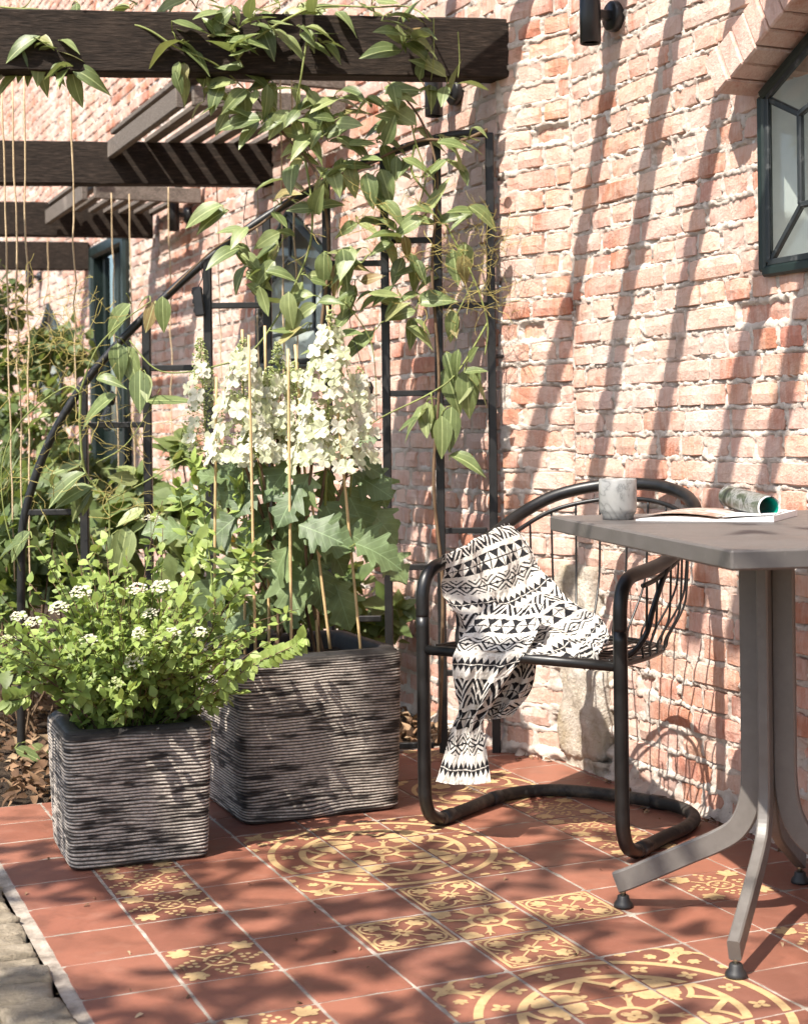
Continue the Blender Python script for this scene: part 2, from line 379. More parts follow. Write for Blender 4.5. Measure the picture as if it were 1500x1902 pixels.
# ------------------------------------------------------------------ ground and patio
YAW = .4015; TS = .17535; T0 = Vector((-.613, 2.6863, 0))
D1 = Vector((math.sin(YAW), -math.cos(YAW), 0)); D2 = Vector((math.cos(YAW), math.sin(YAW), 0))
TROT = Matrix(((D2.x, -D1.x, 0, 0), (D2.y, -D1.y, 0, 0), (0, 0, 1, 0), (0, 0, 0, 1)))     # local x = D2, local y = -D1
def tpos(i, j, z=0): return T0+D2*(i*TS)+D1*(j*TS)+Vector((0, 0, z))
def build_ground():
    b = MB(); b.v = [Vector((-150, -60, -.075)), Vector((150, -60, -.075)), Vector((150, 300, -.075)), Vector((-150, 300, -.075))]; b.f = [(0, 1, 2, 3)]; b.c = [(1, 1, 1)]*4
    tag(b.build('ground', M['ground']), kind='structure')
    # raised planting bed behind the terrace, lumpy
    n, m = 90, 150; a = np.linspace(-3.2, 9.2, m); c = np.linspace(-6.95, -62, n)
    A, C = np.meshgrid(a, c)
    z = -.012+.035*fbm(A*1.6, C*.9, 3)-.02+.012*np.clip(-8.0-C, -1, 1)
    P = np.stack([T0.x+D2.x*A*TS+D1.x*C*TS, T0.y+D2.y*A*TS+D1.y*C*TS, z], -1).reshape(-1, 3)
    o = link_mesh('garden_bed', np_mesh('garden_bed', P, grid_faces(n, m), M['soil'])); tag(o, kind='structure')
build_ground()

# ---- inlay artwork, in tile units
def ell(cx, cy, a, b, rot=0, n=10):
    c, s = math.cos(rot), math.sin(rot)
    return [(cx+a*math.cos(t)*c-b*math.sin(t)*s, cy+a*math.cos(t)*s+b*math.sin(t)*c) for t in [2*math.pi*k/n for k in range(n)]]
def arc(cx, cy, r0, r1, a0, a1, n=16):
    out = []
    for k in range(n):
        p, q = a0+(a1-a0)*k/n, a0+(a1-a0)*(k+1)/n
        out.append([(cx+r0*math.cos(p), cy+r0*math.sin(p)), (cx+r1*math.cos(p), cy+r1*math.sin(p)), (cx+r1*math.cos(q), cy+r1*math.sin(q)), (cx+r0*math.cos(q), cy+r0*math.sin(q))])
    return out
def seg(x0, y0, x1, y1, w0, w1=None):
    w1 = w0 if w1 is None else w1; dx, dy = x1-x0, y1-y0; l = math.hypot(dx, dy) or 1; nx, ny = -dy/l, dx/l
    return [(x0-nx*w0, y0-ny*w0), (x1-nx*w1, y1-ny*w1), (x1+nx*w1, y1+ny*w1), (x0+nx*w0, y0+ny*w0)]
def leaf5(cx, cy, r, rot):                                   # lobed leaf: five fingers on a palm
    out = [ell(cx, cy, r*.42, r*.42, 0, 10)]
    for k, l in ((-2, .72), (-1, .92), (0, 1.0), (1, .92), (2, .72)):
        a = rot+k*.72; out.append(ell(cx+math.cos(a)*r*.55*l, cy+math.sin(a)*r*.55*l, r*.48*l, r*.23, a, 10))
    return out
def trefoil(cx, cy, r, rot):
    return [ell(cx+math.cos(rot+k*1.35)*r*.62, cy+math.sin(rot+k*1.35)*r*.62, r*.55, r*.40, rot+k*1.35, 10) for k in (-1, 0, 1)]
def sunburst():
    o = arc(0, 0, .165, .225, 0, 2*math.pi, 28)
    for k in range(4): a = math.pi/4+k*math.pi/2; o.append(ell(math.cos(a)*.07, math.sin(a)*.07, .06, .05, a))
    for k in range(8):
        a = k*math.pi/4+math.pi/8; c, s = math.cos(a), math.sin(a)
        o.append(seg(c*.21, s*.21, c*.44, s*.44, .032, .016))
        for d in (-1, 1):
            b = a+d*.5; o.append(seg(c*.36, s*.36, c*.36+math.cos(b)*.12, s*.36+math.sin(b)*.12, .026, .004))
        o.append(seg(c*.43, s*.43, c*.60, s*.60, .012, .012))
        o += trefoil(c*.60, s*.60, .085, a)
    for sx in (-1, 1):
        for sy in (-1, 1):
            for q in range(4):
                a = q*math.pi/2; b2 = a+math.pi/4; o += trefoil(sx*.5+math.cos(b2)*.035, sy*.5+math.sin(b2)*.035, .215, b2)
    return o
def medallion():
    o = arc(0, 0, 1.36, 1.45, 0, 2*math.pi, 80)+arc(0, 0, .97, 1.06, 0, 2*math.pi, 64)
    for k in range(16):
        a = (k+.5)*math.pi/8; cx, cy = math.cos(a)*1.21, math.sin(a)*1.21
        for q in range(4):
            b = a+math.pi/4+q*math.pi/2; o.append(ell(cx+math.cos(b)*.058, cy+math.sin(b)*.058, .05, .035, b, 8))
    for k in range(4):
        a = math.pi/4+k*math.pi/2; cx, cy = math.cos(a)*.68, math.sin(a)*.68
        o += arc(cx, cy, .34, .40, a-1.75, a-.55, 12)+arc(cx, cy, .34, .40, a+.55, a+1.75, 12)
        b = k*math.pi/2
        for d in (-1, 1):
            e = b+d*.42; o.append(seg(math.cos(b)*.985, math.sin(b)*.985, math.cos(b+d*.30)*.74, math.sin(b+d*.30)*.74, .035, .035))
    for k in range(4):
        a = math.pi/4+k*math.pi/2; c, s = math.cos(a), math.sin(a)
        o.append(seg(c*1.44, s*1.44, c*1.80, s*1.80, .03, .016)); o += trefoil(c*1.80, s*1.80, .14, a)
        for d in (-1, 1):
            px_, py_ = c*1.66-s*d*.20, s*1.66+c*d*.20
            o += arc(px_, py_, .16, .205, a-d*2.6, a+d*1.5, 14)
            qx, qy = c*1.60-s*d*.20, s*1.60+c*d*.20; o += leaf5(qx, qy, .10, a+d*2.2)
            qx, qy = c*1.55-s*d*.50, s*1.55+c*d*.50; o += leaf5(qx, qy, .10, a+d*1.5)
    return o+sunburst()
def ornament():
    o = []
    for k in range(4):
        a = k*math.pi/2; c, s = round(math.cos(a)), round(math.sin(a))
        o.append(seg(c*.43-s*.43, s*.43+c*.43, c*.43+s*.43, s*.43-c*.43, .018))
    for sx in (-1, 1):
        for sy in (-1, 1):
            a = math.atan2(sy, sx); cx, cy = sx*.215, sy*.215
            o += arc(cx, cy, .165, .195, a-2.3, a+2.3, 18); o += leaf5(cx+sx*.008, cy+sy*.008, .146, a)
            o.append(seg(sx*.04, sy*.04, cx, cy, .012)); o.append(ell(sx*.385, sy*.385, .02, .02))
            o += leaf5(cx-math.cos(a+2.1)*-.19, cy-math.sin(a+2.1)*-.19, .055, a+2.6)
    o += arc(0, 0, .032, .06, 0, 2*math.pi, 14)
    for k in range(4): a = k*math.pi/2; o.append(ell(math.cos(a)*.085, math.sin(a)*.085, .045, .04, a))
    for k in range(4): a = k*math.pi/2; o.append(ell(math.cos(a)*.385, math.sin(a)*.385, .02, .02))
    return o
def grape():
    o = arc(0, 0, .13, .165, .15, math.pi-.15, 12)+arc(0, 0, .13, .165, math.pi+.15, 2*math.pi-.15, 12)
    o += [[(-.02, 0), (-.10, .05), (-.08, -.04)], [(.02, 0), (.10, -.05), (.08, .04)], [(0, .02), (.05, .09), (-.04, .08)], [(0, -.02), (-.05, -.09), (.04, -.08)]]
    for sx in (-1, 1):
        for sy in (-1, 1):
            a = math.atan2(sy, sx); o += leaf5(sx*.305, sy*.305, .18, a+.15*sx*sy); o.append(seg(sx*.11, sy*.10, sx*.25, sy*.24, .017, .012))
    for k in range(4):
        a = k*math.pi/2; c, s = math.cos(a), math.sin(a)
        for (u, v) in ((.25, 0), (.32, .062), (.32, -.062), (.39, 0), (.25, .09), (.25, -.09), (.45, .05)):
            o.append(ell(c*u-s*v, s*u+c*v, .031, .031, 0, 8))
    return o
def rosette():
    o = arc(0, 0, .88, .95, 0, 2*math.pi, 56)
    for k in range(4):
        a = math.pi/4+k*math.pi/2; cx, cy = math.cos(a)*.5, math.sin(a)*.5
        o += arc(cx, cy, .32, .37, 0, 2*math.pi, 28); o += leaf5(cx, cy, .24, a); b = a+math.pi/4
        o += leaf5(math.cos(b)*.55, math.sin(b)*.55, .16, b); o += trefoil(math.cos(a)*1.15, math.sin(a)*1.15, .15, a)
    o += arc(0, 0, .07, .11, 0, 2*math.pi, 14); return o
def clip(poly, x0, y0, x1, y1):
    for ax, val, sg in ((0, x0, 1), (0, x1, -1), (1, y0, 1), (1, y1, -1)):
        out = []
        for i in range(len(poly)):
            p, q = poly[i-1], poly[i]; a, b = (p[ax]-val)*sg, (q[ax]-val)*sg
            if (a >= 0) != (b >= 0):
                t = a/(a-b); out.append((p[0]+(q[0]-p[0])*t, p[1]+(q[1]-p[1])*t))
            if b >= 0: out.append(q)
        poly = out
        if len(poly) < 3: return None
    return poly
def inlay_mesh(name, polys, cx, cy):
    """polygons clipped to the tile centred on (cx, cy); local metres, y up = away from the viewer"""
    b = MB(); g = .477; k = 0
    for p in polys:
        q = clip(p, cx-g, cy-g, cx+g, cy+g)
        if not q: continue
        ar = sum(q[i-1][0]*q[i][1]-q[i][0]*q[i-1][1] for i in range(len(q)))
        if abs(ar) < 1e-5: continue
        if ar < 0: q = q[::-1]
        k += 1; z = .0004+.000012*(k % 60)
        b.add([Vector(((x-cx)*TS, (y-cy)*TS, z)) for x, y in q], [tuple(range(len(q)))])
    return b.mesh(name, M['inlay'])
def build_patio():
    root = empty('patio_floor', tpos(4, -2)); tag(root, kind='structure')
    # grout bed: lumpy sheet a little under the tile faces
    a = np.sort(np.concatenate([np.arange(-.2, 9.95, .1)]+[np.arange(0, 10)+e for e in (-.04, -.027, -.01, .01, .027, .04)])); a[0] = -.13; a = a[a >= -.13]; c = np.sort(np.concatenate([np.arange(-8.15, 8.05, .1)]+[np.arange(-8, 9)+e for e in (-.04, -.027, -.01, .01, .027, .04)])); n, m = len(a), len(c); A, C = np.meshgrid(a, c, indexing='ij')
    fx = np.abs(A-np.round(A)); fy = np.abs(C-np.round(C)); z = -.0013+.0016*fbm(A*9, C*9, 5)+.0026*np.maximum(0, fbm(A*3.1, C*3.1, 9)-.62)*4
    z += .012*np.clip((A-9.25)/.5, 0, 1)*fbm(A*4, C*3, 2); z = np.where((fx > .028) & (fy > .028), np.minimum(z, -.0006-.002*(fbm(A*.9, C*.9, 4) < .62)), z-.0011*fbm(A*1.7, C*1.7, 44)); z = np.where((A < 2) & (C < -7.05), -.06, z)
    P = np.stack([T0.x+D2.x*A*TS+D1.x*C*TS, T0.y+D2.y*A*TS+D1.y*C*TS, z], -1).reshape(-1, 3)
    w = worg(root); me = np_mesh('grout', P-np.array(w), grid_faces(n, m), M['grout']); link_mesh('grout', me, root, Matrix.Translation(w))
    # tile bodies, a few variants shared by all
    def tile_mesh(seed, kind):
        q = random.Random(seed); h = TS/2-.0030; b = MB(); pts = []
        for s in range(4):
            ang = s*math.pi/2; c_, s_ = round(math.cos(ang)), round(math.sin(ang)); corner = q.random() < .22 and kind == 0
            for t in (-1, -.93, -.5, 0, .5, .93):
                j = q.uniform(-.0009, .0006) if abs(t) < .95 else -.0006
                if corner and t == -1: j = -.006
                x, y = h+j, h*t
                if t == -1: y = -h-(j if j < 0 else 0)
                pts.append((x*c_-y*s_, x*s_+y*c_))
        N = len(pts); top = [(x*.988, y*.988) for x, y in pts]
        b.v = [Vector((0, 0, 0))]+[Vector((x, y, 0)) for x, y in top]+[Vector((x, y, -.0012)) for x, y in pts]+[Vector((x, y, -.012)) for x, y in pts]
        b.f = [(0, 1+k, 1+(k+1) % N) for k in range(N)]
        for r_ in (0, 1):
            for k in range(N):
                k2 = (k+1) % N; b.f.append((1+r_*N+k, 1+(r_+1)*N+k, 1+(r_+1)*N+k2, 1+r_*N+k2))
        b.c = [(1, 1, 1)]*len(b.v); return b.mesh('tile', M['tile'])
    var = [tile_mesh(k, 0) for k in range(12)]
    med, orn, grp, sn, ros = medallion(), ornament(), grape(), sunburst(), rosette()
    cache = {}
    def inl(key, polys, cx, cy):
        if key not in cache: cache[key] = inlay_mesh('inlay', polys, cx, cy)
        return cache[key]
    for i in range(0, 10):
        for j in range(-8, 8):
            if i < 2 and j < -7: continue
            c = tpos(i+.5, j+.5)
            if c.y < 1.75: continue
            tilt = Matrix.Rotation(R(-.0045, .0045), 4, 'X') @ Matrix.Rotation(R(-.0045, .0045), 4, 'Y')
            M4 = Matrix.Translation(c+Vector((0, 0, .0003+R(-.0005, .0007)))) @ TROT @ Matrix.Rotation(R(-.006, .006), 4, 'Z') @ tilt
            spin = Matrix.Rotation(rnd.choice((0, 1, 2, 3))*math.pi/2, 4, 'Z')
            me = None
            for (mx, my) in ((4.5, -2.5), (4.5, 3.5)):
                if abs(i+.5-mx) < 1.6 and abs(j+.5-my) < 1.6:
                    cx, cy = round(i+.5-mx), -round(j+.5-my); me = inl(('m', cx, cy), med, cx, cy)
            if me is None and abs(i+.5-7) < 1.1 and abs(j+.5+5) < 1.1: cx, cy = i+.5-7, -(j+.5+5); me = inl(('r', cx, cy), ros, cx, cy)
            if me is None and (i, j) in ((3, 0), (5, 0), (4, -1), (4, 1), (3, 6), (4, 7), (5, 6), (4, 5)): me = inl(('o',), orn, 0, 0)
            if me is None and (i, j) in ((4, 0), (4, 6)): me = inl(('s',), sn, 0, 0)
            if me is None and i in (1, 7) and j % 6 in (0, 2, 3, 4): me = inl(('g',), grp, 0, 0)
            t = link_mesh('tile', rnd.choice(var), root, M4 @ (spin if me is None else Matrix.Identity(4)))
            if me is not None:
                q = bpy.data.objects.new('inlay', me); COL.objects.link(q); q.parent = t; WORG[q.name] = c
    return root
build_patio()
def rock_mesh(seed, hx, hy, hz, amp=.12, nu=10, nv=7, sq=.55, mat=None, name='stone'):
    """rounded, lumpy block"""
    q = random.Random(seed); ox = q.uniform(0, 99); V = []
    for i in range(nv+1):
        th = math.pi*i/nv
        for k in range(nu):
            ph = 2*math.pi*k/nu; d = np.array([math.sin(th)*math.cos(ph), math.sin(th)*math.sin(ph), math.cos(th)])
            e = np.sign(d)*np.abs(d)**sq; e = e/np.max(np.abs(e))*(.82+.18*np.linalg.norm(e)/1.73)
            f = 1+amp*(float(fbm(np.array(ox+d[0]*1.7+d[2]), np.array(ox+d[1]*1.7-d[2]), seed % 50))-.5)*2
            if nu > 40: f += .07*(float(fbm(np.array(ox+d[0]*6+d[2]*4), np.array(ox+d[1]*6-d[2]*5), seed % 50+3))-.5)*2
            V.append((e[0]*hx*f, e[1]*hy*f, e[2]*hz*f))
    return np_mesh(name, V, grid_faces(nv+1, nu, True), mat, True)
def build_edging():
    root = empty('stone_kerb', tpos(-.6, 2)); tag(root, kind='structure')
    var = [rock_mesh(20+k, .052, .036, .034, .18, 14, 9, .34, M['cobble'], 'kerb_stone') for k in range(6)]
    d = -6.8
    while d < 6.8:
        w = R(.75, 1.35); c = tpos(-.44+R(-.04, .04), d+w*.22, -.024+R(-.004, .004))
        link_mesh('kerb_stone', rnd.choice(var), root, Matrix.Translation(c) @ TROT @ Matrix.Rotation(R(-.12, .12), 4, 'Z') @ Matrix.Diagonal((1, w, 1, 1))); d += w*.42
    path = empty('stone_path', tpos(-2, 2)); tag(path, kind='structure')
    d = -7
    while d < 8:
        w = R(1.1, 1.8); x = -.80
        while x > -4.5:
            l = R(1.2, 2.4) if x < -1.2 else R(.9, 1.3)
            me = rock_mesh(rnd.randrange(999), l*TS/2-.003, w*TS/2-.003, .03, .05, 20, 9, .28, M['slab'], 'paving_slab')
            link_mesh('paving_slab', me, path, Matrix.Translation(tpos(x-l/2, d+w/2, -.024+R(-.003, .004))) @ TROT); x -= l
        d += w
build_edging()

# ------------------------------------------------------------------ brick wall
WD = Vector((-.4028, .9153, 0)); WN = Vector((-.9153, -.4028, 0)); UP = Vector((0, 0, 1))
WP = Vector((.47, 4.256, 0))                    # corner where the nearer wall face meets the splay
SPL = .269; SD = Vector((-.7071, .7071, 0)); SN = Vector((-.7071, -.7071, 0))
LP = WP+SD*SPL                                  # start of the farther wall face
CH = .061; BL = .199
SECT = {'near': (WP, -WD, WN, 0, 2.6, -.06, 2.5), 'splay': (WP, SD, SN, 0, SPL, -.06, 5.2), 'far': (LP, WD, WN, 0, 11.5, -.06, 5.2)}
# s grows away from WP on every face; 'near' therefore runs towards the camera
WIN = dict(s0=.857, s1=1.76, z0=1.268, z1=1.675, za=1.92)          # window on the near face
FWIN = dict(s0=1.38, s1=2.20, z0=1.18, z1=1.60, za=1.82)           # its twin on the far face
FWIN2 = dict(s0=6.35, s1=7.20, z0=1.2, z1=1.62, za=1.85)
DOOR = (4.45, 5.35, -.1, 2.06)
def wpt(sec, s, z, o=0):
    P0, d, n = SECT[sec][:3]; return P0+d*s+UP*z+n*o
def in_window(W, s, z, pad=0.0):
    if not (W['s0']-pad < s < W['s1']+pad and z > W['z0']-pad): return False
    mid = (W['s0']+W['s1'])/2; top = W['za']-(W['za']-W['z1'])*abs(s-mid)/((W['s1']-W['s0'])/2)
    return z < top+pad
def opening(sec, s, z, pad=0.0):
    if sec == 'near': return in_window(WIN, s, z, pad)
    if sec == 'far': return in_window(FWIN, s, z, pad) or in_window(FWIN2, s, z, pad) or (DOOR[0]-pad < s < DOOR[1]+pad and z < DOOR[3]+pad)
    return False
STONES = [('near', .055, .160, .112, .118), ('near', .06, .010, .10, .024), ('near', .02, .49, .09, .065)]
def stone_at(sec, s, z):
    for (q, a, b, hs, hz) in STONES:
        if q == sec and abs(s-a) < hs and abs(z-b) < hz: return True
    return sec == 'splay' and s < .06 and z < .27
def courses(sec):
    """every brick of a face: (s, z, length, course)"""
    _, _, _, s0, s1, z0, z1 = SECT[sec]; out = []; k = 0; z = z0; q = random.Random(len(sec))
    ks = {'near': 0, 'splay': 1, 'far': 3}[sec]; zo = {'near': 0, 'splay': .021, 'far': .012}[sec]
    while z < z1:
        st = (k+ks) % 2 == 0; s = s0-(BL*.25 if st else 0)-(BL*.5 if (k//2) % 2 and st else 0)
        while s < s1:
            L = BL if (st and q.random() > .12) else BL/2
            L2 = L*q.uniform(.95, 1.05); a, e = max(s, s0), min(s+L2, s1)
            if e-a > .03:
                g = [a+(e-a)*x/10 for x in range(11)]; ok = [x for x in g if not opening(sec, x, z+CH/2+zo, .004)]
                if len(ok) == 11: out.append(((a+e)/2, z+CH/2+zo, e-a, k))
                elif len(ok) > 3: out.append(((ok[0]+ok[-1])/2, z+CH/2+zo, ok[-1]-ok[0], k))
            s += L2
        z += CH; k += 1
    return out
def brick_mesh(seed, L, far=False):
    q = random.Random(seed); b = MB(); h = CH/2-.0042; l = L/2-.0045; nx, nz = (4, 2) if L > .12 else (2, 2)
    F = [[None]*(nz+1) for _ in range(nx+1)]; vs_ = []
    for i in range(nx+1):
        for k in range(nz+1):
            e = (i in (0, nx))+(k in (0, nz)); x = (-1+2*i/nx)*(l-.0045); z = (-1+2*k/nz)*(h-.004)
            F[i][k] = len(vs_); vs_.append(Vector((x+q.uniform(-.002, .002), q.uniform(-.0022, .0022)-(.0018 if e else 0)-(.003*q.random() if e == 2 else 0), z+q.uniform(-.0016, .0016))))
    fs = [(F[i][k], F[i+1][k], F[i+1][k+1], F[i][k+1]) for i in range(nx) for k in range(nz)]
    rim = [(i, 0) for i in range(nx)]+[(nx, k) for k in range(nz)]+[(i, nz) for i in range(nx, 0, -1)]+[(0, k) for k in range(nz, 0, -1)]
    r0 = len(vs_)
    for (i, k) in rim:
        x = (-1+2*i/nx)*l; z = (-1+2*k/nz)*h; cr = .85 if (i in (0, nx) and k in (0, nz)) else 1
        vs_.append(Vector((x*(1-.012*(1-cr)*10)+q.uniform(-.0014, .0014), -.0075, z*cr+q.uniform(-.0014, .0014))))
    r1 = len(vs_)
    for (i, k) in rim: vs_.append(Vector(((-1+2*i/nx)*l, -.055, (-1+2*k/nz)*h)))
    n = len(rim)
    for t in range(n):
        t2 = (t+1) % n; fs.append((F[rim[t][0]][rim[t][1]], r0+t, r0+t2, F[rim[t2][0]][rim[t2][1]])); fs.append((r0+t, r1+t, r1+t2, r0+t2))
    b.add(vs_, fs); return b
def build_wall():
    root = empty('brick_wall', WP, 'old pink brick wall with lime-washed rough mortar rising behind the chair and table', 'wall')
    FULL = [brick_mesh(k, BL) for k in range(9)]; HALF = [brick_mesh(50+k, BL/2) for k in range(9)]
    FM = [b.mesh('brick', M['brick'], smooth=False) for b in FULL]; HM = [b.mesh('brick', M['brick']) for b in HALF]
    allb = []; near_frame = []
    for sec in SECT:
        for (s, z, L, k) in courses(sec):
            if stone_at(sec, s, z): continue
            p = wpt(sec, s, z); u, v = px(p) if p.y > .3 else (9999, 9999)
            vis = -30 < u < 1530 and -30 < v < 1600
            allb.append((sec, s, z, L, k, vis, p.y+(0 if vis else 100)+(.9 if sec == 'far' and v > 900 else 0)))
    allb.sort(key=lambda t: t[6])
    rest = MB()
    for idx, (sec, s, z, L, k, vis, _) in enumerate(allb):
        d, n = SECT[sec][1], SECT[sec][2]; full = L > .12
        X = d if sec != 'near' else d
        off = R(-.0035, .0035)-(.012 if R(0, 1) < .03 else 0)
        lx = L/(BL if full else BL/2)
        yaw = R(-.018, .018); Xr = (X*math.cos(yaw)+n*math.sin(yaw)); Yr = (n*math.cos(yaw)-X*math.sin(yaw))
        Z = UP; roll = R(-.012, .012); X2 = Xr*math.cos(roll)+Z*math.sin(roll); Z2 = Z*math.cos(roll)-Xr*math.sin(roll)
        p = wpt(sec, s, z+R(-.002, .002), off)
        A = Matrix(((X2.x*lx, Yr.x, Z2.x, p.x), (X2.y*lx, Yr.y, Z2.y, p.y), (X2.z*lx, Yr.z, Z2.z, p.z), (0, 0, 0, 1)))
        if idx < 300 and vis: link_mesh('brick', rnd.choice(FM if full else HM), root, A)
        else:
            b = rnd.choice(FULL if full else HALF); g = rnd.random()
            rest.add([A @ v for v in b.v], b.f, (g, g, g))
    o = rest.build('brickwork', M['brick_far'], root, colors=True); tag(o, kind='stuff')
    # mortar: a displaced sheet that swells out between the bricks and smears over their edges
    for sec, res in (('near', .0062), ('splay', .0062), ('far', .016)):
        P0, d, n, s0, s1, z0, z1 = SECT[sec]
        if sec == 'far': s_ax = np.concatenate([np.arange(0, 2.5, .0095), np.arange(2.5, s1, .026)]); z_ax = np.arange(z0, z1, .0135)
        else: s_ax = np.arange(s0, s1+res, res) if sec == 'splay' else np.concatenate([np.arange(0, 1.1, .0043), np.arange(1.1, 2.1, .012)]); z_ax = np.concatenate([np.arange(z0, 2.08, .0043), np.arange(2.08, 2.6, .012)])
        S, Zz = np.meshgrid(s_ax, z_ax, indexing='ij')
        inside = np.full(S.shape, -.006)
        for (bs, bz, L, k) in courses(sec):
            i0, i1 = np.searchsorted(s_ax, [bs-L/2, bs+L/2]); k0, k1 = np.searchsorted(z_ax, [bz-CH/2, bz+CH/2])
            if i1 <= i0 or k1 <= k0: continue
            ds = L/2-.005-np.abs(S[i0:i1, k0:k1]-bs); dz = CH/2-.005-np.abs(Zz[i0:i1, k0:k1]-bz)
            inside[i0:i1, k0:k1] = np.minimum(ds, dz)
        wob = (fbm(S*75, Zz*75, 3, 4)-.5)*.019+(fbm(S*14, Zz*14, 8, 2)-.5)*.012
        sd = inside+wob
        flush = (fbm(S*4, Zz*4, 21, 3)-.5)*.012
        hgt = -.0032+flush+(fbm(S*80, Zz*80, 31, 4)-.5)*.010+(fbm(S*210, Zz*210, 37, 2)-.5)*.005-np.clip(sd, 0, .02)*1.35
        hole = np.clip((fbm(S*26, Zz*60, 77, 3)-.66)*8, 0, 1)*(inside < .004); hgt = hgt-hole*.012
        low = np.clip((.30-Zz)/.3, 0, 1); hgt = hgt+low*(fbm(S*9, Zz*9, 41, 3)-.42)*.03
        foot = np.clip((.09-Zz)/.09, 0, 1); hgt = hgt+foot**2*.028*(.2+1.3*fbm(S*9, Zz*9, 12, 4))
        V = np.stack([P0.x+d.x*S+n.x*hgt, P0.y+d.y*S+n.y*hgt, Zz], -1).reshape(-1, 3)
        F = grid_faces(len(s_ax), len(z_ax))
        if sec != 'near': F = F[:, ::-1]
        cs, cz = S.ravel()[F].mean(1), Zz.ravel()[F].mean(1)
        keep = np.array([not opening(sec, a, c, -.004) for a, c in zip(cs, cz)]) if sec != 'splay' else np.ones(len(F), bool)
        w = worg(root); me = np_mesh('mortar', V-np.array(w), F[keep], M['mortar']); link_mesh('mortar', me, root, Matrix.Translation(w))
    for i, (q, a, b, hs, hz) in enumerate(STONES):
        P0, d, n = SECT[q][:3]; me = rock_mesh(300+i, hs*1.12, .065 if hz > .05 else .055, hz*1.1, .24, 44, 30, .8, M['stone'], 'stone')
        A = Matrix(((d.x, n.x, 0, 0), (d.y, n.y, 0, 0), (0, 0, 1, 0), (0, 0, 0, 1))); p = wpt(q, a, b, -.038 if hz > .05 else -.03)
        link_mesh('stone', me, root, Matrix.Translation(p) @ A)
    # projecting brick hood above the window: bricks on edge, following the slope of the gable
    P0, d, n = SECT['near'][:3]; mid = (WIN['s0']+WIN['s1'])/2
    for side in (0, 1):
        a = Vector((WIN['s0']-.028, WIN['z1']+.006)) if side == 0 else Vector((WIN['s1']+.028, WIN['z1']+.006)); b = Vector((mid, WIN['za']+.012)); L = (b-a).length; e = (b-a)/L
        k = 0; t = .0
        while t < L-.02:
            c2 = a+e*(t+.026); nn = Vector((-e.y, e.x)) if side == 0 else Vector((e.y, -e.x))
            if nn.y < 0: nn = -nn
            c2 = c2+nn*.048; X = d*e.x+UP*e.y; Z = d*nn.x+UP*nn.y
            bm = MB(); out = .098+R(-.006, .006); bm.box(P0+d*c2.x+UP*c2.y+n*(out-.07), .0252, .07, .05+R(-.003, .003), X, n, Z, bev=.004)
            bm.build('brick', M['brick'], root); t += .0545
    return root
build_wall()
def bar2(b, P, Q, w, dep, n, o=0):
    """rectangular bar from P to Q lying on a wall with normal n"""
    X = (Q-P); L = X.length; X = X/L; Z = X.cross(n); b.box((P+Q)/2+n*o, L/2, dep/2, w/2, X, n, Z, bev=min(w, dep)*.2)
def build_window(sec, W, label, o=0.0):
    P0, d, n = SECT[sec][:3]; s0, s1, z0, z1, za = W['s0'], W['s1'], W['z0'], W['z1'], W['za']; mid = (s0+s1)/2
    root = empty('leaded_window', wpt(sec, mid, z0), label, 'window', 'gabled windows in the brick wall')
    p = lambda s, z, oo=0: wpt(sec, s, z, oo+o)
    e = .012
    outer = [(s0+e, z0+e), (s0+e, z1), (mid, za-e), (s1-e, z1), (s1-e, z0+e)]
    for i in range(5):
        a, c = outer[i], outer[(i+1) % 5]; b = MB(); bar2(b, p(*a), p(*c), .024, .030, n, .002*(i % 2)); b.build('frame', M['green_paint'], root)
    i0, i1 = s0+.142, s1-.142
    inner = [(i0, z0+.145), (i0, z1-.065), (mid, za-.20), (i1, z1-.065), (i1, z0+.145)]
    for i in range(5):
        a, c = inner[i], inner[(i+1) % 5]; b = MB(); bar2(b, p(*a), p(*c), .014, .014, n, .003+.0015*(i % 2)); b.build('glazing_bar', M['lead_paint'], root)
        b = MB(); bar2(b, p(*outer[i]), p(*inner[i]), .014, .012, n, .001); b.build('glazing_bar', M['lead_paint'], root)
        # thin bright bead inside the outer frame
    oi = [(s0+.0305, z0+.0305), (s0+.0305, z1-.006), (mid, za-.036), (s1-.0305, z1-.006), (s1-.0305, z0+.0305)]
    for i in range(5):
        a, c = oi[i], oi[(i+1) % 5]; b = MB(); bar2(b, p(*a), p(*c), .015, .010, n, .006+.001*(i % 2)); b.build('bead', M['lead_paint'], root)
    def pane(pts):
        b = MB(); c = sum((p(*q) for q in pts), Vector())/len(pts); vs_ = [p(*q, -.0062) for q in pts]; k = len(vs_)
        b.add(vs_+[v-n*.003 for v in vs_], [tuple(range(k)), tuple(range(2*k-1, k-1, -1))]+[(i, i+k, (i+1) % k+k, (i+1) % k) for i in range(k)]); b.build('pane', M['glass'], root)
    pane(inner)
    for i in range(5): pane([outer[i], outer[(i+1) % 5], inner[(i+1) % 5], inner[i]])
    # white reveal and blind inside
    b = MB(); b.box(p(mid, (z0+za)/2, -.17), (s1-s0)/2+.1, .005, (za-z0)/2+.15, d, n, UP); b.build('blind', M['white'], root)
    b = MB()
    for (sa, sb, zz) in ((s0, s1, z0-.004),): b.box(p((sa+sb)/2, zz, -.10), (sb-sa)/2, .07, .008, d, n, UP)
    b.build('inner_sill', M['white'], root)
    for sa in (s0, s1):
        b = MB(); b.box(p(sa+(-.03 if sa == s0 else .03), (z0+z1)/2+.1, -.088), .034, .075, (z1-z0)/2+.12, d, n, UP); b.build('inner_reveal', M['white'], root)
    return root
build_window('near', WIN, 'leaded window with dark green frame at the top right above the table')
build_window('far', FWIN, 'gabled dark window half hidden by climbing leaves behind the trellis')
build_window('far', FWIN2, 'blurred window farthest along the wall behind garden shrubs')
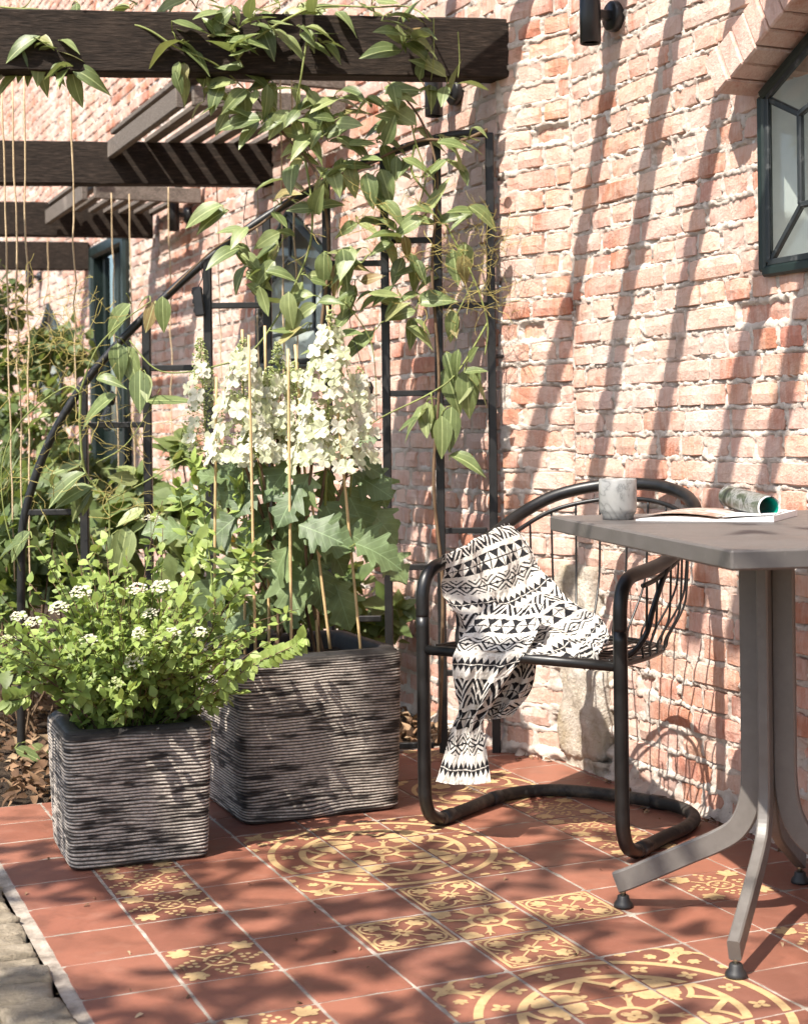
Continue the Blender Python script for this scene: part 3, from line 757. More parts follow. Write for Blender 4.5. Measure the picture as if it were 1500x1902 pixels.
def build_door():
    s0, s1, z0, z1 = DOOR; root = empty('green_door', wpt('far', (s0+s1)/2, 0), 'dark green garden door set in the brick wall behind the trellis', 'door')
    P0, d, n = SECT['far'][:3]
    for (a, b_, c, e) in ((s0+.04, s0+.04, z0, z1), (s1-.04, s1-.04, z0, z1), (s0, s1, z1-.03, z1-.03)):
        b = MB(); bar2(b, wpt('far', a, c), wpt('far', b_, e), .08, .09, n, -.01); b.build('door_frame', M['green_paint'], root)
    w = (s1-s0-.16)/6
    for k in range(6):
        b = MB(); b.box(wpt('far', s0+.08+w*(k+.5), .45, -.05), w/2-.004, .018, .5, d, n, UP, bev=.003); b.build('board', M['green_paint'], root)
    for k in range(2):
        b = MB(); x0 = s0+.08+k*3*w; bar2(b, wpt('far', x0+.03, .95), wpt('far', x0+.03, z1-.06), .05, .04, n, -.05); bar2(b, wpt('far', x0+3*w-.03, .95), wpt('far', x0+3*w-.03, z1-.06), .05, .04, n, -.05); b.build('stile', M['green_paint'], root)
        b = MB(); b.box(wpt('far', x0+1.5*w, 1.47, -.052), 1.5*w-.05, .003, .52, d, n, UP); b.build('pane', M['glass'], root)
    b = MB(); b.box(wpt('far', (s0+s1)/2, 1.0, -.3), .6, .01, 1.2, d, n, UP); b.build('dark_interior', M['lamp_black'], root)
build_door()
def build_lamp(sec, s, z, label):
    P0, d, n = SECT[sec][:3]; base = wpt(sec, s, z); root = empty('wall_lamp', base, label, 'wall lamp', 'black cylinder lamps along the wall')
    b = MB(); b.lathe(base+n*-.005, [(.038, 0), (.040, .004), (.040, .022), (.036, .026)], 28, n); b.build('wall_plate', M['lamp_black'], root, True)
    b = MB(); b.box(base+n*.035+UP*.0, .012, .024, .012, d, n, UP, bev=.003); b.build('bracket', M['lamp_black'], root)
    c = base+n*.078
    b = MB(); b.lathe(c+UP*-.078, [(.022, .012), (.0265, 0), (.0275, .001), (.0275, .153), (.0255, .156), (0, .156)], 28, (0, 0, 1)); b.build('body', M['lamp_black'], root, True)
    b = MB(); b.lathe(c+UP*-.072, [(0, 0), (.0225, 0)], 20, (0, 0, 1)); b.build('lens', M['white'], root)
pl = on_plane(1143, 28, WP, WN); build_lamp('near', (pl-WP).dot(-WD), pl.z-.004, 'black cylinder wall lamp at the top beside the leaded window')
for (u, v, lab) in ((848, 172, 'black cylinder wall lamp half hidden by leaves under the front beam end'), (352, 400, 'blurred black wall lamp between the second and third pergola beams'), (76, 515, 'smallest black wall lamp at the far left of the wall')):
    q = on_plane(u, v, LP, WN); build_lamp('far', (q-LP).dot(WD), q.z, lab)

# ------------------------------------------------------------------ pergola
BH = 1.943
def build_beam(uL, vL, uR, vR, label, th=.075, hh=.172, ext=-2.2, z=BH):
    a, b_ = on_z(uL, vL, z), on_z(uR, vR, z); X = (b_-a).normalized(); a = a+X*(ext if uL <= 0 else 0)
    Y = Vector((-X.y, X.x, 0)); L = (b_-a).length
    o = MB(); n = 40; q = random.Random(int(vL)); prof = [(-th/2, .004), (-th/2+.004, 0), (th/2-.004, 0), (th/2, .004), (th/2, hh-.004), (th/2-.004, hh), (-th/2+.004, hh), (-th/2, hh-.004)]
    V = []
    for i in range(n+1):
        p = a+X*(L*i/n)+Y*(th/2)
        for (y, zz) in prof: V.append(p+Y*(y+q.uniform(-.0012, .0012))+UP*(zz+q.uniform(-.0015, .0015)))
    F = [(i*8+k, (i+1)*8+k, (i+1)*8+(k+1) % 8, i*8+(k+1) % 8) for i in range(n) for k in range(8)]+[tuple(range(8)), tuple(n*8+k for k in range(7, -1, -1))]
    o.add(V, F); ob = o.build('pergola_beam', M['beam'], org=b_.copy()); return tag(ob, label, 'beam', 'dark pergola beams reaching the wall')
build_beam(0, 130, 945, 145, 'dark weathered pergola beam nearest the camera, across the top with vines on it')
build_beam(0, 340, 535, 344, 'second dark pergola beam below and behind the front one')
build_beam(0, 437, 285, 440, 'third dark pergola beam ending near the wall lamp')
build_beam(0, 500, 165, 501, 'fourth and farthest dark pergola beam at the left edge')
def build_canopy(d0, d1, u0, v0, label, wide=.62):
    """timber canopy on the wall between two beams: outer board, end board, slatted underside"""
    c = at(u0, v0, d0); z = c.z; s0 = (c-LP).dot(WD); off = (c-LP).dot(WN); L = (d1-d0)/.9153
    root = empty('timber_canopy', c, label, 'canopy', 'weathered timber canopies on the wall')
    f = lambda s, o, zz: LP+WD*s+WN*o+UP*zz
    b = MB(); b.box(f(s0+L/2, off, z+.045), L/2, .014, .036, WD, WN, UP, bev=.003); b.build('fascia_board', M['grey_wood'], root)
    b = MB(); b.box(f(s0+L/2, off-.05, z+.125), L/2+.05, .04, .010, WD, WN, UP, bev=.003); b.build('top_board', M['grey_wood'], root)
    n = 7
    for k in range(n):
        o = off-.03-(off-.03)*(k+.5)/n
        b = MB(); b.box(f(s0+L/2, o, z+.085), L/2-.02, off/n/2-.022, .010, WD, WN, UP, bev=.002); b.build('slat', M['grey_wood'], root)
    for zz, hh in ((z+.05, .034), (z+.14, .026)):
        b = MB(); b.box(f(s0-.012, off/2-.01, zz), .012, off/2-.03, hh, WD, WN, UP, bev=.003); b.build('end_board', M['grey_wood'], root)
build_canopy(5.25, 6.2, 335, 205, 'weathered timber canopy on the wall between the first and second beams')
build_canopy(6.95, 7.75, 158, 375, 'weathered timber canopy on the wall between the second and third beams')
# battens overhead, out of the picture, whose shadows rake down the wall
def build_battens():
    drift = .35; zt = 2.36
    for (sec, u, v) in (('near', 1112, 260), ('near', 1206, 300), ('near', 1316, 300), ('near', 1432, 430), ('far', 905, 330), ('far', 800, 300), ('near', 1520, 430)):  # the far pair is added to throw stripes of shade on the farther face
        p = on_plane(u, v, WP if sec == 'near' else LP, WN); q = p-WD*(drift*(zt-p.z)); q.z = zt
        b = MB(); L = R(1.05, 1.3); b.box(q+WN*(L/2), R(.024, .032), L/2, .03, WD, WN, UP, bev=.002)
        o = b.build('pergola_batten', M['beam'], org=q.copy()); tag(o, 'thin timber batten unseen above the picture, striping the wall with shade', 'batten', 'battens above the picture')
    p = wpt('near', .25, 2.36, .55)
build_battens()
# ------------------------------------------------------------------ trellis
TD = 4.43
def build_trellis():
    root = empty('arched_trellis', at(475, 1405, TD), 'black metal quarter-arch trellis with stepped rungs standing behind the planters', 'trellis')
    xs = [155, 272, 385, 495, 605, 712, 810, 908]
    arcp = [(40, 1418), (40, 1200), (40, 1060), (42, 985), (60, 905), (95, 815), (150, 722), (205, 655), (272, 585), (385, 482), (495, 402), (605, 338), (712, 288), (810, 257), (860, 249), (905, 247)]
    P = catmull([at(u, v, TD) for u, v in arcp], 5)
    b = MB(); b.tube(P, .0125, 10); b.build('arch', M['trellis'], root, True)
    def top(u):
        for (a, c) in zip(arcp[3:], arcp[4:]):
            if a[0] <= u <= c[0]: return a[1]+(c[1]-a[1])*(u-a[0])/(c[0]-a[0])
        return 247
    for u in xs:
        p, q = at(u, top(u), TD), at(u+3, 1420, TD); q.z = -.02; q.x = p.x
        b = MB(); b.box((p+q)/2, .0122, .0115, (p.z-q.z)/2, bev=.003); b.build('upright', M['trellis'], root)
    L = [40]+xs
    rungs = {0: [952, 1408], 1: [790, 1210], 2: [684, 992, 1300], 3: [568, 860, 1180], 4: [672, 980, 1290], 5: [490, 815, 1150], 6: [447, 731, 1054, 1385], 7: [568, 748, 986, 1250], }
    for k, ys in rungs.items():
        for v in ys:
            p, q = at(L[k]+4, v, TD), at(L[k+1]-4, v, TD); q.z = p.z; b = MB(); b.box((p+q)/2, (q-p).length/2, .008, .0085, bev=.002); b.build('rung', M['trellis'], root)
    p = at(908, 662, TD); b = MB(); b.tube([p, p+Vector((.05, .012, 0))], .006, 8); b.build('wall_fixing', M['trellis'], root)
build_trellis()

# ------------------------------------------------------------------ twine hanging from the beams
def twine(u, v0, v1, d, label, sway=.012, r=.0025):
    p, q = at(u, v0, d), at(u+R(6, 14)*(v1-v0)/500, v1, d); n = 16
    pts = [p.lerp(q, i/n)+Vector((R(-1, 1), R(-1, 1), 0))*sway*math.sin(math.pi*i/n)*.5 for i in range(n+1)]
    b = MB(); b.tube(pts, [r*R(.85, 1.2) for _ in pts], 6); o = b.build('hanging_twine', M['twine'], org=p.copy(), smooth=True)
    tag(o, label, 'twine', 'jute twine hanging from the pergola')
for (u, v0, v1, d, lab) in (
    (4, 165, 1080, 4.62, 'jute twine at the very left edge of the picture'), (23, 150, 1090, 4.66, 'jute twine second from the left edge, under the front beam'),
    (45, 140, 1120, 4.60, 'jute twine third from the left edge, reaching down beside the trellis arch'), (133, 135, 760, 4.64, 'single jute twine hanging right of the three at the left edge'),
    (88, 385, 800, 8.1, 'short faint twine hanging from the third beam'), (207, 358, 900, 6.5, 'thin twine crossing the third beam left of the door'), (240, 360, 900, 6.55, 'thin twine crossing the third beam in front of the door'),
    (313, 340, 900, 6.5, 'thin twine beside the blurred wall lamp, left of it'), (400, 262, 900, 6.3, 'twine hanging in front of the second beam, right of the wall lamp'), (476, 262, 900, 6.35, 'twine hanging in front of the second beam near its wall end'),
    (520, 140, 940, 4.6, 'twine dropping among the climbing leaves, left of a pair'), (541, 140, 940, 4.6, 'twine dropping among the climbing leaves, right of a pair')):
    twine(u, v0, v1, d, lab)

# ------------------------------------------------------------------ leaves
def leaf_mesh(name, mat, L, W, nseg=6, tipp=1.0, droop=.25, fold=.22, twist=0, base=.35, seed=0, thick=True):
    """lance leaf along +X, face up +Z, two half-blades with a midrib fold and a drooping tip"""
    q = random.Random(seed); rows = []
    for i in range(nseg+1):
        t = i/nseg; w = W/2*(math.sin(math.pi*min(1, t**(.62+base*.4)))**.85)*(1-.12*t); w = max(w, .0004)
        x = L*t; z = -droop*L*t*t; tw = twist*t; dz = fold*w
        wave = q.uniform(-.06, .06)*w
        rows.append([Vector((x, w*math.cos(tw), z+dz+w*math.sin(tw)+wave)), Vector((x, 0, z)), Vector((x, -w*math.cos(tw), z+dz-w*math.sin(tw)-wave))])
    b = MB(); b.grid(rows); return b.mesh(name, mat, smooth=True)
def basis(p, dirv, face, s=1.0):
    X = Vector(dirv).normalized(); Z = Vector(face); Z = Z-X*Z.dot(X)
    Z = Z.normalized() if Z.length > 1e-5 else X.orthogonal().normalized(); Y = Z.cross(X)
    return Matrix(((X.x*s, Y.x*s, Z.x*s, p[0]), (X.y*s, Y.y*s, Z.y*s, p[1]), (X.z*s, Y.z*s, Z.z*s, p[2]), (0, 0, 0, 1)))
def leaf_add(mb, A, me_v, me_f, col): mb.add([A @ v for v in me_v], me_f, col)
def leaf_tpl(L, W, n=4, droop=.2, fold=.2):
    rows = []
    for i in range(n+1):
        t = i/n; w = max(.0003, W/2*math.sin(math.pi*t**.72)**.9); rows.append([Vector((L*t, w, -droop*L*t*t+fold*w)), Vector((L*t, 0, -droop*L*t*t)), Vector((L*t, -w, -droop*L*t*t+fold*w))])
    b = MB(); b.grid(rows); return b.v, b.f
def rdir(): 
    a = R(0, 2*math.pi); z = R(-1, 1); r = math.sqrt(1-z*z); return Vector((r*math.cos(a), r*math.sin(a), z))

CL = [leaf_mesh('leaf', M['clematis'], .118, R(.048, .066), 7, droop=R(-.15, .4), fold=R(.05, .4), twist=R(-.7, .7), seed=k) for k in range(10)]+[leaf_mesh('leaf', M['clematis'], .115, R(.045, .062), 8, droop=R(.2, .7), fold=R(.2, .6), twist=R(-1.2, 1.2), seed=40+k) for k in range(6)]
def clematis(name, label, nodes, stems, tendrils, org):
    root = empty(name, org, label, 'climbing plant', 'climbing clematis on pergola and trellis')
    for (pts, r) in stems:
        P = catmull([at(u, v, d)+Vector((0, R(-.01, .01), 0)) for (u, v, d) in pts], 7)
        b = MB(); b.tube(P, [r*(1-.5*i/len(P)) for i in range(len(P))], 6); b.build('stem', M['stem_green'] if r < .0045 else M['stem_brown'], root, True)
    cnt = 0
    for nd in nodes:
        u, v, d, n, mode = nd[:5]; sz = nd[5] if len(nd) > 5 else 1.0
        p0 = at(u, v, d)
        for k in range(n):
            if mode == 'down': dv = Vector((R(-.38, .38), R(-.45, .05), -1)); fc = Vector((R(-.5, .3), -1, R(.1, .5)))
            elif mode == 'left': dv = Vector((-1, R(-.5, .2), R(-.9, .15))); fc = Vector((R(-.3, .3), R(-.9, -.3), 1))
            elif mode == 'right': dv = Vector((1, R(-.5, .2), R(-.8, .15))); fc = Vector((R(-.3, .3), R(-.9, -.3), 1))
            else:
                a = R(0, 2*math.pi) if mode == 'mix' else R(-.5, math.pi+.5)
                dv = Vector((math.cos(a), R(-.8, .15), -.14+.6*math.sin(a))); fc = Vector((R(-.5, .4), R(-1.0, -.15), R(.25, 1)))
            p = p0+Vector((R(-.028, .028), R(-.05, .05), R(-.028, .028)))
            A = basis(p, dv, fc, rnd.triangular(.36, 1.08, .78)*sz); link_mesh('leaf', rnd.choice(CL), root, A); cnt += 1
            # petiole
            tb.tube([p0, (p0+p)/2+Vector((0, 0, .006)), p], .0016, 5)
    if tb.v: tag(tb.build('petioles', M['stem_green'], root, True), kind='stuff')
    if tendrils:
        b = MB()
        for (u, v, d, n, sp) in tendrils:
            for k in range(n):
                p = at(u+R(-sp, sp), v+R(-sp, sp)*.8, d+R(-.08, .05)); dv = rdir(); dv.y *= .4; pts = [p]; L = R(3, 9)
                for i in range(int(L)):
                    dv = (dv+rdir()*.55); dv.normalize(); pts.append(pts[-1]+dv*R(.012, .028))
                b.tube(catmull(pts, 3), R(.0005, .0010), 4)
                if R(0, 1) < .7:
                    q = pts[len(pts)//2]; dv = rdir(); pts2 = [q]
                    for i in range(3): dv = (dv+rdir()*.6).normalized(); pts2.append(pts2[-1]+dv*R(.01, .022))
                    b.tube(catmull(pts2, 2), R(.0004, .0007), 4)
        tag(b.build('tendrils', M['stem_dry'], root, True), kind='stuff')
    return cnt
# on the front beam
tb = MB(); B = 4.30
nodes = [(70, 92, B, 9, 'mix'), (60, 105, B, 6, 'down'), (130, 132, B, 7, 'mix'), (15, 90, B, 4, 'mix'), (25, 120, B, 3, 'left'), (100, 85, B, 3, 'right'), (320, 58, B, 4, 'right'), (345, 78, B, 4, 'mix'), (330, 130, B, 4, 'down'), (395, 52, B, 4, 'mix'),
         (430, 35, B, 5, 'mix'), (440, 110, B, 5, 'mix'), (420, 85, B, 3, 'right'), (470, 30, B, 5, 'mix'), (500, 50, B, 4, 'right'), (520, 15, B+.1, 4, 'mix'), (560, 52, B, 5, 'mix'), (585, 70, B, 3, 'right'), (590, 20, B+.1, 4, 'mix'), (640, 40, B+.1, 3, 'mix'),
         (690, 8, B+.1, 4, 'mix'), (715, 30, B, 3, 'mix'), (760, 70, B, 6, 'right'), (750, 80, B, 4, 'mix'), (745, 30, B, 3, 'mix'), (300, 20, B+.1, 3, 'mix'), (365, 15, B+.1, 4, 'mix'), (135, 8, B+.1, 3, 'down'), (255, 8, B+.1, 3, 'mix'), (380, 180, B+.1, 4, 'mix'), (430, 10, B+.12, 4, 'mix'), (560, 5, B+.12, 3, 'mix')]
stems = [([(0, 25, B), (60, 18, B), (150, 35, B), (260, 50, B), (330, 90, B), (400, 118, B), (460, 170, B+.1)], .0042), ([(440, 112, B), (470, 75, B), (540, 30, B), (600, 10, B+.1), (690, 15, B+.1), (760, 12, B+.1), (800, 40, B)], .0042), ([(55, 20, B), (75, 40, B), (60, 90, B)], .002), ([(145, 15, B), (165, 60, B), (175, 130, B)], .002),
         ([(570, 70, B), (560, 140, B), (550, 210, B+.05), (560, 260, B+.1)], .0032), ([(805, 35, B), (805, 110, B), (800, 150, B+.05)], .002), ([(850, 60, B), (853, 110, B), (850, 145, B)], .0018), ([(-10, 10, B), (40, 15, B), (60, 0, B)], .003)]
clematis('climbing_clematis', 'clematis with long leaves trailing along the front pergola beam', nodes, stems, [], at(450, 100, B))
# on the trellis
tb = MB(); B = 4.36
nodes = [(400, 165, B, 4, 'mix'), (430, 190, B, 5, 'mix'), (470, 175, B, 5, 'mix'), (510, 160, B, 5, 'mix'), (480, 215, B, 5, 'mix'), (545, 215, B, 6, 'mix'), (590, 200, B, 5, 'down'), (560, 165, B, 4, 'mix'), (620, 180, B, 5, 'mix'), (640, 220, B, 5, 'mix'), (600, 250, B, 6, 'mix'), (560, 270, B, 5, 'mix'), (640, 270, B, 6, 'right'),
         (690, 200, B, 4, 'mix'), (730, 165, B, 4, 'mix'), (740, 220, B, 4, 'mix'), (790, 165, B, 4, 'mix'), (830, 160, B, 4, 'mix'), (700, 265, B, 4, 'mix'), (770, 245, B, 4, 'mix'), (820, 260, B, 4, 'right'), (540, 320, B, 4, 'mix'), (600, 320, B, 4, 'mix'), (650, 315, B, 4, 'mix'),
         (690, 330, B, 4, 'down'), (750, 300, B, 3, 'mix'), (870, 260, B, 2, 'right'), (640, 300, B, 4, 'down'),
         (415, 395, B, 2, 'left'), (450, 430, B, 3, 'mix'), (500, 500, B, 4, 'mix'), (470, 545, B, 3, 'mix'), (560, 510, B, 4, 'mix'), (500, 470, B, 3, 'mix'), (540, 560, B, 3, 'down'), (620, 480, B, 4, 'down'), (640, 470, B, 3, 'mix'), (690, 470, B, 3, 'left'), (700, 375, B, 3, 'right'), (740, 430, B, 4, 'mix'), (790, 400, B, 3, 'mix'), (760, 480, B, 4, 'down'), (800, 500, B, 3, 'left'), (700, 540, B, 3, 'mix'), (650, 560, B, 3, 'left'), (740, 545, B, 3, 'left'), (850, 460, B, 4, 'down', 1.15), (820, 420, B, 3, 'mix'),
         (835, 570, B, 2, 'down', 1.25), (760, 600, B, 3, 'mix'), (620, 640, B, 3, 'mix'), (580, 600, B, 3, 'left'), (840, 665, B, 4, 'down', 1.3), (880, 690, B, 3, 'down', 1.2), (800, 740, B, 3, 'down', 1.2), (822, 765, B, 3, 'down', 1.15), (865, 680, B, 3, 'mix', 1.1), (835, 855, B, 1, 'right', 1.1), (790, 760, B, 2, 'left', 1.1), (430, 470, B, 3, 'mix'), (470, 500, B, 3, 'mix'), (530, 440, B, 3, 'mix'), (570, 400, B, 3, 'mix'), (520, 380, B, 3, 'mix'), (660, 400, B, 3, 'mix'), (720, 450, B, 3, 'mix'), (660, 520, B, 3, 'mix'), (600, 560, B, 3, 'mix'), (870, 400, B, 3, 'mix'), (780, 330, B, 3, 'mix'), (860, 330, B, 3, 'mix'), (780, 560, B, 3, 'mix'), (700, 610, B, 3, 'mix')]
stems = [([(600, 1400, B), (590, 1100, B), (612, 850, B), (596, 640, B), (610, 470, B), (590, 330, B), (520, 240, B), (470, 170, B)], .0062), ([(815, 1380, B), (822, 1100, B), (805, 900, B), (815, 700, B), (802, 500, B), (812, 330, B), (780, 220, B), (720, 150, B)], .0055), ([(905, 240, B), (850, 262, B), (780, 262, B), (690, 300, B), (560, 355, B), (480, 420, B), (400, 460, B), (310, 545, B)], .0048), ([(560, 260, B), (580, 400, B), (560, 500, B), (480, 640, B), (400, 680, B), (300, 690, B), (240, 632, B)], .0036), ([(770, 270, B), (765, 320, B), (800, 370, B), (840, 440, B), (880, 520, B), (905, 600, B), (900, 660, B)], .0036),
         ([(905, 600, B), (850, 690, B), (800, 730, B), (700, 780, B), (640, 830, B)], .003), ([(760, 200, B), (770, 260, B), (790, 330, B), (770, 400, B)], .003), ([(800, 730, B), (806, 780, B)], .0025), ([(880, 520, B), (860, 560, B), (840, 600, B)], .002), ([(640, 560, B), (690, 640, B), (700, 780, B)], .002)]
clematis('climbing_clematis', 'clematis with big drooping leaves covering the right half of the trellis', nodes, stems, [(880, 450, B, 60, 62), (900, 560, B, 22, 50), (720, 400, B, 30, 90), (820, 560, B, 16, 60), (640, 420, B, 16, 80)], at(700, 500, B))
tb = MB(); B = 4.36
nodes = [(235, 545, B, 1, 'left'), (290, 568, B, 2, 'down'), (215, 625, B, 2, 'down', 1.15), (195, 690, B, 1, 'right', 1.1), (265, 690, B, 2, 'down', 1.1), (205, 738, B, 1, 'left', 1.4), (248, 738, B, 1, 'right', 1.4), (150, 868, B, 2, 'left', 1.4), (185, 890, B, 2, 'left', 1.35), (180, 890, B, 1, 'down', 1.2), (95, 905, B, 1, 'mix'), (240, 880, B, 2, 'mix', 1.1), (230, 985, B, 3, 'down', 1.3), (60, 1000, B, 2, 'left', 1.1), (100, 770, B, 1, 'left'), (280, 560, B, 1, 'left'), (260, 960, B, 2, 'left', 1.2), (40, 1380, B, 2, 'right')]
stems = [([(150, 730, B), (150, 800, B), (160, 880, B), (200, 930, B), (205, 1000, B), (215, 1100, B), (220, 1380, B)], .0042), ([(150, 730, B), (120, 720, B), (40, 780, B), (5, 860, B), (10, 960, B), (40, 1060, B)], .0028), ([(150, 728, B), (180, 650, B), (225, 600, B), (280, 560, B)], .003), ([(200, 930, B), (260, 900, B), (330, 860, B), (400, 830, B)], .0022), ([(180, 860, B), (240, 820, B), (300, 720, B)], .0018)]
clematis('climbing_clematis', 'straggly clematis with dry yellow tendrils on the left foot of the trellis arch', nodes, stems, [(110, 600, B, 60, 95), (80, 680, B, 40, 80), (200, 800, B, 28, 70), (230, 930, B, 26, 70), (60, 900, B, 14, 60)], at(150, 900, B))

# ------------------------------------------------------------------ planters
def planter(name, label, c, ang, half_b, half_t, H, ridges, seed):
    root = empty(name, c, label, 'planter', 'ribbed square planters')
    X = Vector((math.cos(ang), math.sin(ang), 0)); Y = Vector((-math.sin(ang), math.cos(ang), 0))
    nz, npm = ridges*6, 220; rc = .13
    # rounded-square outline, unit half width
    tt = np.linspace(0, 2*np.pi, npm, endpoint=False); cx, sy = np.cos(tt), np.sin(tt)
    e = 13.0; rr = (np.abs(cx)**e+np.abs(sy)**e)**(-1/e); ox, oy = cx*rr, sy*rr
    per = np.cumsum(np.r_[0, np.hypot(np.diff(ox), np.diff(oy))])
    z = np.linspace(0, 1, nz); Zg, Kg = np.meshgrid(z, np.arange(npm), indexing='ij'); Pg = per[Kg]
    hw = half_b+(half_t-half_b)*(Zg**.75)
    wv = (fbm(Pg*.9, Zg*4, seed, 3)-.5)*2.2+(fbm(Pg*2.2, Zg*14, seed+5, 2)-.5)*.55
    wv = wv*np.clip(np.minimum(per[-1]-Pg, Pg)*4, 0, 1)
    ph = Zg*ridges+wv; fr = ph-np.floor(ph); ridge = np.sin(np.pi*fr)**.8
    amp = .0020+.0020*fbm(Pg*3, Zg*9, seed+9, 2); edge = np.clip(np.minimum(Zg/.035, (1-Zg)/.05), 0, 1)
    off = ridge*amp*edge
    inset = -.012*np.clip((.03-Zg)/.03, 0, 1)**2-.006*np.clip((Zg-.97)/.03, 0, 1)**2
    r = hw+off+inset; V = np.stack([(X.x*ox[Kg]+Y.x*oy[Kg])*r, (X.y*ox[Kg]+Y.y*oy[Kg])*r, Zg*H], -1)
    wash = np.clip((ridge-.45)/.5, 0, 1)*np.clip((fbm(Pg*3.0, Zg*34, seed+3, 4)-.30)*4.5, 0, 1)*edge
    wash = np.clip(wash*(.45+1.7*fbm(Pg*2.6, Zg*7, seed+11, 3)**1.3), 0, 1)
    col = np.stack([wash]*3, -1).reshape(-1, 3)
    me = np_mesh('shell', V.reshape(-1, 3), grid_faces(nz, npm, True), M['planter'], True, col)
    link_mesh('shell', me, root, Matrix.Translation(c))
    b = MB(); L = len(ox[::4]); vs_ = []
    for (f, zz) in ((half_t-.006, H), (half_t-.012, H+.006), (half_t-.034, H+.006), (half_t-.042, H-.002), (half_t-.046, H-.09)):
        for k in range(0, npm, 4): vs_.append(Vector(c)+(X*ox[k]+Y*oy[k])*f+UP*zz)
    b.add(vs_, [(i*L+k, i*L+(k+1) % L, (i+1)*L+(k+1) % L, (i+1)*L+k) for i in range(4) for k in range(L)]); b.build('rim', M['planter_dark'], root, True)
    n = 26; g = np.linspace(-1, 1, n); GX, GY = np.meshgrid(g, g); hh = half_t-.042
    zz = H-.05+.02*fbm(GX*3, GY*3, seed)+.006*fbm(GX*12, GY*12, seed)
    P = np.stack([(X.x*GX+Y.x*GY)*hh, (X.y*GX+Y.y*GY)*hh, zz], -1).reshape(-1, 3)
    link_mesh('soil', np_mesh('soil', P, grid_faces(n, n), M['soil']), root, Matrix.Translation(c)); return root
def m_planter():
    t = NT('ribbed_planter'); P = t.pos(); a = t.attr('tint', 'Fac')
    base = t.ramp(t.noise(P, 18, 4), [(.3, (.015, .0125, .011)), (.7, (.040, .033, .028))])
    f = t.math('MULTIPLY', a, t.ramp(t.noise(P, 130, 5, .75), [(.3, .35), (.6, 1)]))
    c = t.mix(base, (.52, .455, .39), f); return t.fin(t.bsdf(c, .72, .3, normal=t.bump(t.noise(P, 240, 4, .7), .35, .002)))
M['planter'] = m_planter(); M['planter_dark'] = m_plain('planter_rim', (.022, .020, .019), .6, .4, var=.4, sc=40, bump=.3, dirt=((.10, .09, .08), 30, .6, .4))
a1 = math.atan2(.347, .939); c1 = Vector((-.717, 3.26, 0)); d_ = Vector((math.cos(a1), math.sin(a1), 0)); e_ = Vector((-d_.y, d_.x, 0)); SP = c1+d_*.149+e_*.149
planter('ribbed_planter', 'small square ribbed planter in the front left, whitewashed dark ridges', SP, a1, .148, .159, .292, 39, 4)
a2 = math.atan2(.162, .372); c2 = Vector((-.386, 3.616, 0)); d2_ = Vector((math.cos(a2), math.sin(a2), 0)); e2_ = Vector((-d2_.y, d2_.x, 0)); LPc = c2+d2_*.203+e2_*.203
planter('ribbed_planter', 'large square ribbed planter holding the white hydrangea', LPc, a2, .200, .210, .392, 54, 17)

